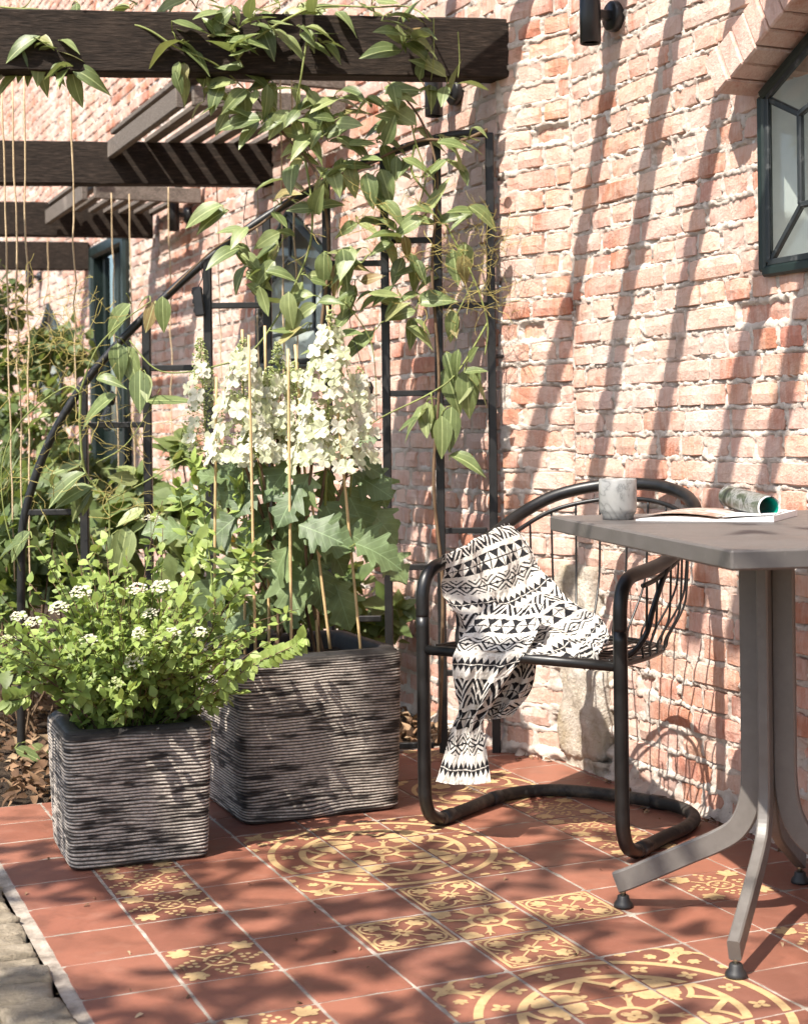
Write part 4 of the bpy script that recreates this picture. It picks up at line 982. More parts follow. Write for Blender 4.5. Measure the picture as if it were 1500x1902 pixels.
# ------------------------------------------------------------------ shrub in the small planter
def spirea():
    root = empty('spirea_shrub', SP+UP*.26, 'bushy green shrub with small round leaves and tiny white flower heads in the small planter', 'shrub')
    fol = MB(); st = MB(); tv, tf = leaf_tpl(.026, .018, 4, .12, .18); heads = []
    ctr = SP+UP*.26
    for k in range(165):
        a = R(0, 2*math.pi); lean = R(.05, 1.0)**.8; out = Vector((math.cos(a), math.sin(a), 0)); H = R(.24, .42)*(1-.28*lean)
        if k < 4: a = 0; out = Vector((1, R(-.6, 0), 0)).normalized(); lean = 1.15; H = R(.10, .2)
        p = ctr+out*R(0, .10)*min(1, lean+.3); pts = [p]; n = 9; dv = (UP*1.0+out*lean*.75).normalized()
        Ls = H/.9/n*R(.9, 1.25)
        for i in range(n):
            dv = (dv+out*.06*lean+rdir()*.10-UP*.02*lean*i*.5).normalized(); pts.append(pts[-1]+dv*Ls)
        st.tube(pts, [.0016*(1-.6*i/len(pts)) for i in range(len(pts))], 4)
        for i in range(1, len(pts)):
            q = pts[i]; t = i/len(pts)
            for m in range(3 if i > 2 else 2):
                pp = pts[i-1].lerp(q, R(0, 1)); ld = (rdir()*.9+dv*.45+Vector((0, -.15, .12))).normalized(); fc = UP*1.0+Vector((-.25, -.55, 0))+rdir()*.5
                g = min(1, max(0, .25+.5*t+R(-.3, .3))); leaf_add(fol, basis(pp, ld, fc, R(.65, 1.2)), tv, tf, (g, g, g))
        if R(0, 1) < .1: heads.append((pts[-1], dv))
        # side twig
        q = pts[5]; sd = (dv+rdir()*.9).normalized(); tw = [q, q+sd*.03, q+sd*.06+UP*.008]; st.tube(tw, .0009, 4)
        for m in range(7):
            pp = tw[0].lerp(tw[2], R(.2, 1)); g = R(.3, 1); leaf_add(fol, basis(pp, (rdir()+sd*.6).normalized(), UP+Vector((-.2, -.5, 0))+rdir()*.5, R(.7, 1.15)), tv, tf, (g, g, g))
    # long arching shoots to the right over the big planter
    for (pl_) in (((395, 1290), (470, 1235), (545, 1200), (560, 1185)), ((330, 1120), (360, 1040), (375, 1000)), ((60, 1290), (30, 1300), (15, 1300))):
        P = catmull([at(u, v, 3.33-.02*i) for i, (u, v) in enumerate(pl_)], 8); st.tube(P, [.0016*(1-.5*i/len(P)) for i in range(len(P))], 5)
        for i in range(2, len(P)):
            for m in (-1, 1):
                dv = (P[i]-P[i-1]).normalized(); g = R(.5, 1); leaf_add(fol, basis(P[i], (dv*.6+UP*m*.8+rdir()*.3).normalized(), Vector((0, -1, .6)), R(.8, 1.35)), tv, tf, (g, g, g))
    st.build('stems', M['stem_brown'], root, True); tag(fol.build('foliage', M['spirea'], root, True, True), kind='stuff')
    hv = []
    for s in range(4):
        b = MB()
        for k in range(46):
            r = .021*math.sqrt(R(0, 1)); a = R(0, 6.28); c = Vector((r*math.cos(a), r*math.sin(a), .010-(r/.021)**2*.010+R(-.002, .002))); g = R(0, 1)
            for m in range(5):
                a2_ = m*1.2566+R(-.2, .2); e = Vector((math.cos(a2_), math.sin(a2_), .25)); b.add([c, c+e*.0026+Vector((-e.y, e.x, 0))*.0011, c+e*.0032, c+e*.0026-Vector((-e.y, e.x, 0))*.0011], [(0, 1, 2, 3)], (g, g, g))
        hv.append((b.mesh('flower_head', M['tiny_petal' if s < 3 else 'bud'], colors=True)))
    for (p, dv) in heads: link_mesh('flower_head', rnd.choice(hv), root, basis(p, Vector((1, 0, 0)), dv+UP*.6+Vector((0, -.3, 0)), R(.6, 1.0)))
    for (u, v) in ((62, 1155), (95, 1215), (110, 1130), (150, 1100), (280, 1140), (290, 1210), (320, 1175), (165, 1190), (255, 1095), (300, 1090), (370, 1175), (35, 1145)):
        link_mesh('flower_head', rnd.choice(hv[:3]), root, basis(at(u, v, 3.24+R(0, .1)), Vector((1, 0, 0)), Vector((R(-.3, .3), -.6, 1)), R(.75, 1.1)))
spirea()

# ------------------------------------------------------------------ hydrangea in the large planter
def oak_leaf_mesh(seed):
    q = random.Random(seed); L = .112; pr = [(0, .002), (.06, .012), (.14, .032), (.2, .037), (.26, .024), (.34, .028), (.44, .053), (.50, .054), (.56, .032), (.64, .029), (.72, .040), (.78, .035), (.84, .021), (.92, .014), (1, .001)]
    rows = []; dr = q.uniform(.1, .5); fo = q.uniform(.05, .35)
    for (t, w) in pr:
        x = L*t; z = -dr*L*t*t; w1, w2 = w*q.uniform(.85, 1.15), w*q.uniform(.85, 1.15); sw = .012 if w > .04 else 0
        rows.append([Vector((x+sw, w1, z+fo*w1+q.uniform(-.004, .004))), Vector((x, w1*.5, z+fo*w1*.3+.002)), Vector((x, 0, z)), Vector((x, -w2*.5, z+fo*w2*.3+.002)), Vector((x+sw, -w2, z+fo*w2+q.uniform(-.004, .004)))])
    b = MB(); b.grid(rows); return b.mesh('leaf', M['oak_leaf'], smooth=True)
def panicle(root, base, tip, rb, nflo, nbud, green, seed):
    nbud = int(nbud*1.5)
    ax = tip-base; H = ax.length; A = ax.normalized(); X = A.orthogonal().normalized(); Y = A.cross(X)
    part = MB(); part.tube([base-A*.10, base, base.lerp(tip, .6), tip], [.003, .0025, .0018, .0008], 6); axis = part.build('panicle', M['stem_green'], root, True)
    fl = MB()
    for k in range(nflo):
        t = R(0, 1)**1.25*.92; a = R(0, 6.283); r = rb*(1-t)**.72*R(.75, 1.12)+.008; o = X*math.cos(a)+Y*math.sin(a); c = base+A*(H*t)+o*r
        n = (o+A*.25+Vector((0, -.25, .15))+rdir()*.35).normalized(); U = n.orthogonal().normalized(); W = n.cross(U); s = R(.014, .0225); g = R(0, 1)
        for m in range(4):
            a2_ = m*math.pi/2+R(-.12, .12); e = U*math.cos(a2_)+W*math.sin(a2_); f = n.cross(e)
            p = [c, c+e*s*.45+f*s*.42+n*.0015, c+e*s*.95+f*s*.36+n*R(0, .005), c+e*s*1.12+n*R(.001, .006), c+e*s*.95-f*s*.36+n*R(0, .005), c+e*s*.45-f*s*.42+n*.0015]
            fl.add(p, [(0, 1, 2, 3), (0, 3, 4, 5)], (g, g, g))
    if nflo: tag(fl.build('florets', M['petal'], axis, False, True), kind='stuff')
    bd = MB()
    for k in range(nbud):
        t = R(0, 1)**.9; a = R(0, 6.283); r = rb*(.85 if not green else 1)*(1-t)**.7*R(.4, 1.1)+.004; c = base+A*(H*t*1.06)+(X*math.cos(a)+Y*math.sin(a))*r; s = R(.0018, .0036); g = R(0, 1)
        bd.add([c+Vector((s, 0, 0)), c-Vector((s, 0, 0)), c+Vector((0, s, 0)), c-Vector((0, s, 0)), c+Vector((0, 0, s)), c-Vector((0, 0, s))], [(0, 2, 4), (2, 1, 4), (1, 3, 4), (3, 0, 4), (2, 0, 5), (1, 2, 5), (3, 1, 5), (0, 3, 5)], (g, g, g))
        if k % 4 == 0: bd.tube([c, base+A*max(0, (c-base).dot(A)-.012)], .0007, 3, False, col=(.1, .1, .1))
    tag(bd.build('buds', M['bud'], axis, False, True), kind='stuff')
def hydrangea():
    root = empty('hydrangea', LPc+UP*.34, 'oakleaf hydrangea with upright white flower cones and broad lobed leaves', 'hydrangea')
    base = LPc+UP*.34; D = 3.80
    OL = [oak_leaf_mesh(k) for k in range(8)]
    heads = [((452, 855), (452, 640), .080, 130, 260, 0, 3.74), ((505, 840), (500, 690), .068, 70, 160, 0, 3.80), ((606, 865), (614, 592), .088, 165, 260, 0, 3.76), ((655, 850), (668, 690), .055, 50, 90, 0, 3.80), ((555, 830), (548, 680), .06, 60, 240, 1, 3.84),
             ((385, 850), (372, 640), .058, 26, 420, 1, 3.86), ((520, 720), (515, 640), .032, 4, 150, 1, 3.9), ((480, 850), (470, 770), .04, 30, 60, 0, 3.72), ((580, 850), (585, 780), .045, 36, 60, 0, 3.72)]
    for i, (p, q, rb, nf, nb, gr, d) in enumerate(heads):
        d = d+.05; a, b_ = at(*p, d), at(*q, d-.02); panicle(root, a, b_, rb, nf, nb, gr, i)
        b = MB(); b.tube(catmull([base+Vector((R(-.08, .08), R(-.06, .06), 0)), base.lerp(a, .5)+Vector((R(-.03, .03), R(-.03, .03), .02)), a], 6), .0042, 6); b.build('stem', M['stem_brown'], root, True)
    # (u, v, direction in the picture, size, depth)
    L = [(575, 880, -100, 1.0, 3.68), (655, 880, -40, 1.1, 3.86), (640, 905, -55, 1.25, 3.84), (560, 985, -12, 1.25, 3.66), (660, 1010, -10, 1.2, 3.66), (640, 990, -18, 1.35, 3.70), (555, 975, -25, 1.2, 3.62), (560, 900, -110, 1.05, 3.66), (580, 1040, -90, 1.2, 3.70), (520, 1040, -60, 1.2, 3.74), (600, 930, -80, 1.1, 3.72),
         (480, 900, -130, 1.0, 3.70), (500, 870, -160, 1.0, 3.74), (420, 890, 170, .9, 3.78), (445, 860, -150, .9, 3.8), (545, 860, -140, 1.0, 3.70), (440, 960, -140, 1.1, 3.76), (400, 1000, -150, 1.2, 3.82), (420, 1060, -120, 1.2, 3.84), (480, 1000, -100, 1.1, 3.76), (530, 930, -100, 1.0, 3.72), (600, 1000, -45, 1.1, 3.74), (680, 940, -60, 1.1, 3.88), (700, 1020, -50, 1.0, 3.84), (620, 1080, -70, 1.1, 3.76), (560, 1100, -100, 1.0, 3.74), (500, 1090, -80, 1.1, 3.8), (460, 1120, -110, 1.0, 3.84), (650, 850, -20, .9, 3.84), (690, 870, -70, 1.0, 3.9), (380, 930, 150, .9, 3.86), (350, 990, 160, 1.0, 3.9), (540, 1010, -120, 1.1, 3.7), (470, 940, -60, 1.0, 3.74), (610, 870, -90, .95, 3.76), (520, 970, -150, 1.1, 3.72)]
    for (u, v, an, s, d) in L:
        for rep in range(2 if R(0, 1) < .35 else 1):
            a = math.radians(an+R(-14, 14)+rep*R(-40, 40)); dv = Vector((math.cos(a), R(-.45, .1), math.sin(a)*.8)); fc = Vector((R(-.3, .2), -.75, R(.4, .9)))
            p = at(u+rep*R(-40, 40), v+rep*R(-30, 30), d+.10+rep*R(.05, .2)); link_mesh('leaf', rnd.choice(OL), root, basis(p, dv, fc, s*R(.8, 1.12)))
            b = MB(); b.tube([p, p+Vector((base.x-p.x, base.y-p.y, 0)).normalized()*.04-UP*.02], .0018, 5); b.build('petiole', M['stem_green'], root)
    # light green young shoots of the same pot on its left side
    fol = MB(); st = MB(); tv, tf = leaf_tpl(.042, .019, 4, .15, .2)
    for (pp) in (((400, 1150), (385, 1000), (360, 860)), ((360, 1100), (345, 980), (330, 900)), ((440, 1100), (460, 980), (440, 900)), ((410, 1180), (450, 1080), (470, 1020))):
        d = R(3.62, 3.8); P = catmull([at(u, v, d) for (u, v) in pp], 8); st.tube(P, .0018, 5)
        for i in range(3, len(P)):
            for m in range(3):
                g = R(.3, 1); leaf_add(fol, basis(P[i], (rdir()+UP*.5).normalized(), Vector((-.2, -.6, 1))+rdir()*.4, R(.7, 1.1)), tv, tf, (g, g, g))
    st.build('young_stems', M['stem_green'], root, True); tag(fol.build('young_foliage', M['spirea'], root, True, True), kind='stuff')
hydrangea()
for (u0, v0, u1, v1, d, lab) in ((474, 1195, 462, 622, 3.70, 'leftmost tall bamboo cane in front of the hydrangea flowers'), (541, 1190, 535, 648, 3.735, 'middle bamboo cane standing up through the hydrangea leaves'), (668, 1190, 608, 568, 3.795, 'rightmost bamboo cane, leaning left up to the tallest flower cone'),
        (590, 1190, 548, 640, 3.86, 'bamboo cane at the back of the planter, just right of the middle one'), (398, 1150, 402, 700, 3.80, 'bamboo cane at the back left of the planter'), (500, 1190, 492, 605, 3.88, 'bamboo cane behind, between the left and middle canes'), (455, 1190, 450, 612, 3.92, 'thin bamboo cane farthest back on the left'), (610, 1180, 575, 900, 3.8, 'short slanted bamboo cane low in the leaves')):
    p, q = at(u0, v0, d), at(u1, v1, d); p = p+(p-q)*.09; b = MB(); n = 9
    b.tube([p.lerp(q, i/n) for i in range(n+1)], [.0036*(1.08 if i % 3 == 0 else 1)*(1-.12*i/n) for i in range(n+1)], 8); tag(b.build('bamboo_cane', M['cane'], org=p.copy(), smooth=True), lab, 'cane', 'bamboo canes in the large planter')
# ------------------------------------------------------------------ chair
CM = Vector((.246, 3.411, 0)); CR = Vector((.815, -.579, 0)).normalized(); CK = Vector((.579, .815, 0)).normalized()
def cp(r, k, z): return CM+CR*r+CK*k+UP*z
RT = .0157
def rail(r):                                                # back arch: height and depth from the sideways place
    pass
def build_chair():
    root = empty('garden_chair', CM, 'black tubular metal garden chair with wire basket back beside the table', 'chair')
    hw = .255
    arm = [(-hw, 0, .50), (-hw, .002, .555), (-hw, .018, .592), (-hw, .055, .612), (-hw-.005, .13, .621), (-hw-.007, .20, .632), (-hw-.007, .315, .667), (-hw+.012, .415, .714), (-hw+.066, .495, .759), (-.1, .548, .784), (0, .565, .791)]
    full = arm+[(-r, k, z) for (r, k, z) in arm[-2::-1]]
    leg = lambda s: [(s*hw, 0, .50), (s*hw, 0, .30), (s*hw, 0, .13), (s*hw, .003, .075), (s*hw, .022, .036), (s*hw, .062, RT+.001)]
    b = MB(); b.tube(catmull([cp(*p) for p in full], 6), RT, 14); b.build('arm_rail', M['black_metal'], root, True)
    for s in (-1, 1):
        b = MB(); b.tube(catmull([cp(*p) for p in leg(s)], 6), RT, 14); b.build('front_leg', M['black_metal'], root, True)
    base = [(-hw, .062, RT+.001), (-hw, .2, RT+.001), (-hw-.004, .30, RT+.001), (-hw+.02, .40, RT+.001), (-hw+.085, .465, RT+.001), (-.08, .488, RT+.001), (0, .492, RT+.001)]
    base = base+[(-r, k, z) for (r, k, z) in base[-2::-1]]
    b = MB(); b.tube(catmull([cp(*p) for p in base], 6), RT*.97, 14); b.build('base_loop', M['dusty_metal'], root, True)
    for (r, k, dr, dk) in ((-hw, .095, 0, 1), (hw, .095, 0, 1), (-hw-.002, .31, .1, 1), (.10, .487, 1, -.05)):
        q = cp(r, k, RT+.001); d = (CR*dr+CK*dk).normalized(); b = MB(); b.tube([q-d*.018, q+d*.018], RT*1.1, 14); b.build('floor_glide', M['rubber'], root, True)
    b = MB(); b.tube([cp(-hw, 0, .424), cp(hw, 0, .424)], .0115, 12); b.build('seat_bar', M['black_metal'], root, True)
    # inner thin rail following the arch, a little below and inside it
    inn = [(r*.955, k*.955-.002, z-.036) for (r, k, z) in full[4:-4]]
    IN = catmull([cp(*p) for p in inn], 8); b = MB(); b.tube(IN, .0058, 8); b.build('inner_rail', M['black_metal'], root, True)
    # seat hoop at seat height
    hoop = [(-hw+.012, 0, .424), (-hw+.015, .08, .422), (-hw+.03, .20, .418), (-hw+.068, .345, .416), (-.10, .418, .415), (0, .432, .415)]
    hoop = hoop+[(-r, k, z) for (r, k, z) in hoop[-2::-1]]; HP = catmull([cp(*p) for p in hoop], 8)
    b = MB(); b.tube(HP, .0062, 8); b.build('seat_hoop', M['black_metal'], root, True)
    hp2 = [(r*.93, k*.93+.004, z+.010) for (r, k, z) in hoop]; b = MB(); b.tube(catmull([cp(*p) for p in hp2], 8), .0035, 6); b.build('seat_hoop', M['black_metal'], root, True)
    n = 19
    for i in range(n):
        t = (i+.5)/n; p = IN[int(t*(len(IN)-1))]; q = HP[int((.12+.76*t)*(len(HP)-1))]
        mid = p.lerp(q, .62); out = (p-q); out.z = 0; mid = mid+out*.42; low = q+out*.22+UP*.03
        ctr = cp((q-CM).dot(CR)*.55, .02 if abs((q-CM).dot(CR)) < .17 else (q-CM).dot(CK)*.6, .42)
        b = MB(); b.tube(catmull([p, p.lerp(mid, .6)+out*.06, mid, low, q, q.lerp(ctr, .5)-UP*.004, ctr], 5), .0028, 6); b.build('wire', M['black_metal'], root, True)
    for k in range(9):
        r = -.2+.05*k; b = MB(); b.tube(catmull([cp(r, 0, .432), cp(r, .12, .418), cp(r, .26, .414), cp(r*.95, .36-.1*abs(r), .420)], 4), .0028, 6); b.build('wire', M['black_metal'], root, True)
    for s in (-1, 1):
        pts = [cp(s*(hw-.004), .27, .64), cp(s*(hw-.002), .22, .60), cp(s*(hw-.004), .165, .53), cp(s*(hw-.01), .14, .475), cp(s*(hw-.03), .10, .435), cp(s*(hw-.075), .05, .420), cp(s*(hw-.1), .0, .420)]
        b = MB(); b.tube(catmull(pts, 6), .0068, 8); b.build('side_brace', M['black_metal'], root, True)
build_chair()

# ------------------------------------------------------------------ towel draped over arm and seat
def towel_pattern(a, l):
    """woven print: a across, l along, in centimetres -> darkness 0..1"""
    a = a/1.3; l = l/1.3; per = 19.0; m = np.mod(l, per); d = np.zeros_like(a)
    def band(lo, hi): return (m >= lo) & (m < hi), (m-lo)/(hi-lo)
    tri = lambda x: np.abs(np.mod(x, 1)*2-1)
    k, y = band(.5, 1.7); d = np.where(k & (y > tri(a/1.7)), 1, d)                       # teeth
    k, y = band(2.1, 3.3); d = np.where(k & (1-y > tri(a/1.7)), 1, d)
    k, y = band(1.7, 2.1); d = np.where(k, 1, d); k, y = band(1.82, 1.98); d = np.where(k, 0, d)
    k, y = band(4.6, 9.4); c = np.mod(y*4.8/1.9+tri(a/7.0)*2.2, 1); d = np.where(k & (c < .56), 1, d)   # chevrons
    k2 = k & (np.abs(np.mod(a/2.6, 1)-.5) < .13) & (np.abs(y-.5) < .10); d = np.where(k2, 0, d)
    k, y = band(10.4, 13.8); u = np.mod(a/3.4, 1); w = (np.abs(u-.5)*2 < np.abs(y-.5)*2*.9); d = np.where(k & w, 1, d)  # hourglass triangles
    d = np.where(k & (np.abs(y-.5) < .035), 1, d); d = np.where(k & (np.abs(np.mod(a/3.4+.5, 1)-.5) < .025), 1, d)
    k, y = band(14.8, 18.2); z = np.abs(y-.5)*2; c = np.mod(z*1.8+tri(a/5.0)*1.5, 1); d = np.where(k & (c < .42), 1, d)   # thin zigzags
    d = np.where(k & (np.abs(y-.5) < .04), 1, d)
    return d
def m_towel():
    t = NT('woven_cotton'); P = t.pos(); a = t.attr('tint', 'Fac')
    w = t.ramp(t.noise(P, 260, 4, .7), [(.3, (.52, .48, .42)), (.65, (.70, .66, .60))])
    k = t.ramp(t.noise(P, 300, 4, .7), [(.3, (.010, .010, .012)), (.7, (.035, .034, .036))])
    c = t.mix(w, k, a); p = t.bsdf(c, .95, .1, normal=t.bump(t.noise(P, 420, 4, .7), .5, .002))
    tl = t.n('BsdfTranslucent'); t.put(tl.inputs[0], c); mx = t.n('MixShader'); mx.inputs[0].default_value = .12
    t.put(mx.inputs[1], p); t.put(mx.inputs[2], tl.outputs[0]); return t.fin(mx.outputs[0])
M['towel'] = m_towel()
def surf(ctrl, nu, nv):
    """Catmull-Rom surface through a net of points"""
    rows = [catmull(r, max(2, nu//(len(r)-1))) for r in ctrl]
    cols = [catmull([rows[i][j] for i in range(len(rows))], max(2, nv//(len(rows)-1))) for j in range(len(rows[0]))]
    return np.array([[tuple(cols[j][i]) for j in range(len(cols))] for i in range(len(cols[0]))])
def build_towel():
    root = empty('striped_towel', cp(-.15, .05, .43), 'white cotton towel with black geometric bands draped over the chair arm and seat', 'towel')
    def sheet(name, net, nu, nv, W, L0, L1, folds, seed, end=None):
        G = surf(net, nu, nv); n, m = G.shape[:2]
        du = np.gradient(G, axis=1); dv = np.gradient(G, axis=0); N = np.cross(du, dv); N /= (np.linalg.norm(N, axis=2, keepdims=True)+1e-9)
        v, u = np.meshgrid(np.linspace(0, 1, n), np.linspace(0, 1, m), indexing='ij')
        h = folds(u, v); G = G+N*h[..., None]
        h2 = (fbm(u*26, v*34, seed, 3)-.5)*.006+(fbm(u*9, v*12, seed+4, 2)-.5)*.010; G = G+N*h2[..., None]
        acr = u*W+(fbm(u*4, v*4, seed+8, 2)-.5)*1.2; cum = np.concatenate([[0], np.cumsum(np.linalg.norm(np.diff(G[:, m//2], axis=0), axis=1))])*100; cum = cum+((end-cum[-1]) if end else L0)
        alo = cum[:, None]+0*u+(fbm(u*3, v*3, seed+2, 2)-.5)*2.0*np.clip((1-v)*6, 0, 1)
        alo = alo+h*25
        D = towel_pattern(acr, alo)
        me = np_mesh(name, G.reshape(-1, 3)-np.array(worg(root)), grid_faces(n, m), M['towel'], True, np.stack([D.ravel()]*3, -1))
        o = link_mesh(name, me, root, Matrix.Translation(worg(root))); return o
    # over the arm and back rail, sloping down across the seat
    Lp = [(816, 1062, 3.61), (825, 1031, 3.575), (828, 1062, 3.555), (830, 1097, 3.548), (836, 1132, 3.53), (846, 1165, 3.50), (860, 1190, 3.46), (908, 1206, 3.42), (978, 1217, 3.39), (1062, 1229, 3.335)]
    Rp = [(934, 1000, 3.91), (946, 972, 3.865), (984, 1004, 3.83), (1006, 1050, 3.78), (1026, 1086, 3.73), (1050, 1108, 3.67), (1082, 1122, 3.60), (1110, 1143, 3.52), (1128, 1170, 3.44), (1136, 1206, 3.355)]
    net = []
    for i, (l, r_) in enumerate(zip(Lp, Rp)):
        a, b_ = at(*l), at(*r_); net.append([a.lerp(b_, t)-UP*(.020*math.sin(math.pi*t) if i > 2 else -.004*math.sin(math.pi*t)) for t in (0, .25, .5, .75, 1)])
    def f1(u, v):
        k = np.clip((v-.12)/.25, 0, 1); return k*(.011*np.sin(u*9+v*15+5*fbm(u*2, v*3, 5, 2))+.008*np.sin(u*19-v*13+6*fbm(u*3, v*2, 9, 2))+.028*(fbm(u*4+v*2, v*5-u*2, 15, 3)-.45))
    sheet('draped_half', net, 260, 400, 44, 3, 66, f1, 3)
    # gathered length falling over the seat bar to just above the floor
    def row(u0, u1, v, dep, z=None, n=6):
        out = []
        for i in range(n):
            t = i/(n-1); out.append(at(u0+(u1-u0)*t, v+(math.sin(t*3.1)*6), dep[0]+(dep[1]-dep[0])*t))
        return out
    net = [row(905, 1010, 1120, (3.53, 3.50)), row(868, 1000, 1165, (3.49, 3.44)), row(850, 985, 1195, (3.455, 3.405)), row(840, 968, 1222, (3.445, 3.39)), row(838, 945, 1255, (3.45, 3.40)), row(842, 925, 1290, (3.455, 3.41)), row(850, 906, 1318, (3.455, 3.42)), row(838, 892, 1350, (3.45, 3.425)), row(826, 902, 1395, (3.445, 3.42)), row(809, 911, 1452, (3.445, 3.415))]
    def f2(u, v):
        k = np.clip(1-np.abs(v-.62)/.42, .12, 1); return .013*k*np.sin(u*13+2*v)+.006*k*np.sin(u*27+v*5+2*fbm(u*2, v*4, 2, 2))
    sheet('hanging_end', net, 220, 440, 24, 62, 105.3, f2, 13, end=19*1.3*4+4.5*1.3)
    # back of the hanging end, seen past its right edge
    net = [row(900, 1000, 1205, (3.50, 3.46)), row(915, 995, 1240, (3.50, 3.46)), row(905, 985, 1280, (3.50, 3.47)), row(880, 962, 1310, (3.50, 3.47)), row(872, 950, 1330, (3.50, 3.47))]
    sheet('back_fold', net, 100, 140, 20, 30, 48, lambda u, v: .012*np.sin(u*12+v*3), 23)
    # fringe at the end on the back rail
    b = MB()
    for k in range(70):
        t = R(0, 1); p = at(905, 1002, 3.78).lerp(at(946, 974, 3.86), t)+Vector((R(-.004, .004), R(-.01, .01), R(-.004, .006))); d = rdir()*.7+UP*.4+CR*-.2
        b.tube([p, p+d*.003, p+d*.005+rdir()*.002], .0006, 4)
    b.build('fringe', M['white'], root)
build_towel()

# ------------------------------------------------------------------ table
TC = Vector((.673, 2.864, 0)); TA = Vector((.33, -.944, 0)).normalized(); TB = Vector((.944, .33, 0)); TH = .75
def build_table():
    root = empty('bistro_table', TC, 'taupe metal table with square top and four splayed curved legs', 'table')
    Lc, Nc = on_z(1020, 958, TH), on_z(1357, 1022, TH); e = (Nc-Lc); W = e.length; e = e/W; f = Vector((-e.y, e.x, 0)); f = f if f.x > 0 else -f
    c = (Lc+Nc)/2+f*.31; b = MB(); b.box(c-UP*.0155, W/2, .31, .0155, e, f, UP, bev=.0035); o = b.build('table_top', M['table_top'], root)
    b = MB(); b.box(TC+UP*(TH-.042), .13, .13, .010, TA, TB, UP, bev=.002); b.build('mounting_plate', M['taupe'], root)
    feet = [(on_z(1157, 1685), .0), (on_z(1366, 1815), 0), (on_z(1485, 1640), 0)]; F = [q[0] for q in feet]; F.append(F[1]+F[2]-F[0])
    for i, p in enumerate(F):
        d = (p-TC); d.z = 0; rho = d.length; d = d/rho; s = d.cross(UP)
        prof = [(.030, TH-.05), (.030, .55), (.030, .36), (.031, .27), (.040, .215), (.062, .175), (.10, .148), (.16, .117), (rho-.02, .062), (rho+.012, .048)]
        # box section 42 mm deep, 22 mm wide, swept along the bend
        P = catmull([Vector((a, 0, z)) for a, z in prof], 5); V = []; hd, hw_ = .0205, .0108
        for k in range(len(P)):
            t = (P[min(k+1, len(P)-1)]-P[max(k-1, 0)]).normalized(); nn = Vector((t.z, 0, -t.x))
            for (a, w) in ((-hd+.003, -hw_), (hd-.003, -hw_), (hd, -hw_+.003), (hd, hw_-.003), (hd-.003, hw_), (-hd+.003, hw_), (-hd, hw_-.003), (-hd, -hw_+.003)):
                q = P[k]+nn*a; V.append(TC+d*q.x+UP*q.z+s*w)
        n8 = 8; Fc = [(k*n8+j, k*n8+(j+1) % n8, (k+1)*n8+(j+1) % n8, (k+1)*n8+j) for k in range(len(P)-1) for j in range(n8)]+[tuple(range(7, -1, -1)), tuple((len(P)-1)*n8+j for j in range(n8))]
        b = MB(); b.add(V, Fc); lg = b.build('leg', M['taupe'], root)
        b = MB(); b.lathe(p+UP*.001, [(.0185, 0), (.0190, .003), (.0175, .008), (.0125, .014), (.0115, .021), (.0095, .023), (0, .023)], 24); b.build('foot_pad', M['rubber'], lg, True)
        b = MB(); b.lathe(p+UP*.022, [(.0052, 0), (.0052, .020)], 12); b.build('foot_screw', M['steel'], lg, True)
build_table()
def m_marble():
    t = NT('marbled_ceramic'); P = t.objc(); w = t.noise(P, 9, 4, .5, 2.6)
    v = t.math('ABSOLUTE', t.math('SUBTRACT', w, .5)); c = t.ramp(v, [(0, (.12, .12, .115)), (.012, (.20, .197, .188)), (.06, (.25, .247, .236)), (.3, (.30, .295, .28))])
    return t.fin(t.bsdf(c, .35, .5))
M['marble'] = m_marble()
def build_cup():
    p = on_z(1147, 965, TH); root = empty('ceramic_cup', p, 'grey marbled ceramic cup without handle standing on the table', 'cup')
    k = .0375/.0375; b = MB(); b.lathe(p+UP*.0006, [(0, .003), (.027, .003), (.0285, 0), (.0305, .0005), (.031, .008), (.0355, .014), (.0372, .022), (.0375, .05), (.0372, .079), (.0362, .0805), (.0350, .079), (.0348, .03), (.030, .018), (0, .016)], 48); b.build('body', M['marble'], root, True)
    b = MB(); b.lathe(p+UP*.062, [(0, 0), (.0346, 0)], 32); b.build('coffee', M['rubber'], root)
build_cup()
def page_mat(name, dark):
    t = NT(name); P = t.pos(); n = t.noise(P, 30 if dark else 13, 5, .65, .8)
    if dark: c = t.ramp(n, [(.3, (.015, .016, .014)), (.43, (.06, .07, .045)), (.52, (.22, .22, .21)), (.58, (.035, .04, .03)), (.72, (.28, .28, .27))])
    else:
        c = t.ramp(n, [(.36, (.62, .60, .58)), (.44, (.45, .39, .35)), (.5, (.24, .14, .10)), (.57, (.38, .26, .20)), (.63, (.58, .54, .51)), (.7, (.30, .24, .20))])
    return t.fin(t.bsdf(c, .4, .4))
M['page'] = page_mat('printed_page', False); M['photo_page'] = page_mat('photo_page', True); M['paper'] = m_plain('white_paper', (.78, .77, .76), .55, .3, var=.04)
M['teal'] = m_plain('teal_print', (.0, .22, .16), .4, .4, var=.1)
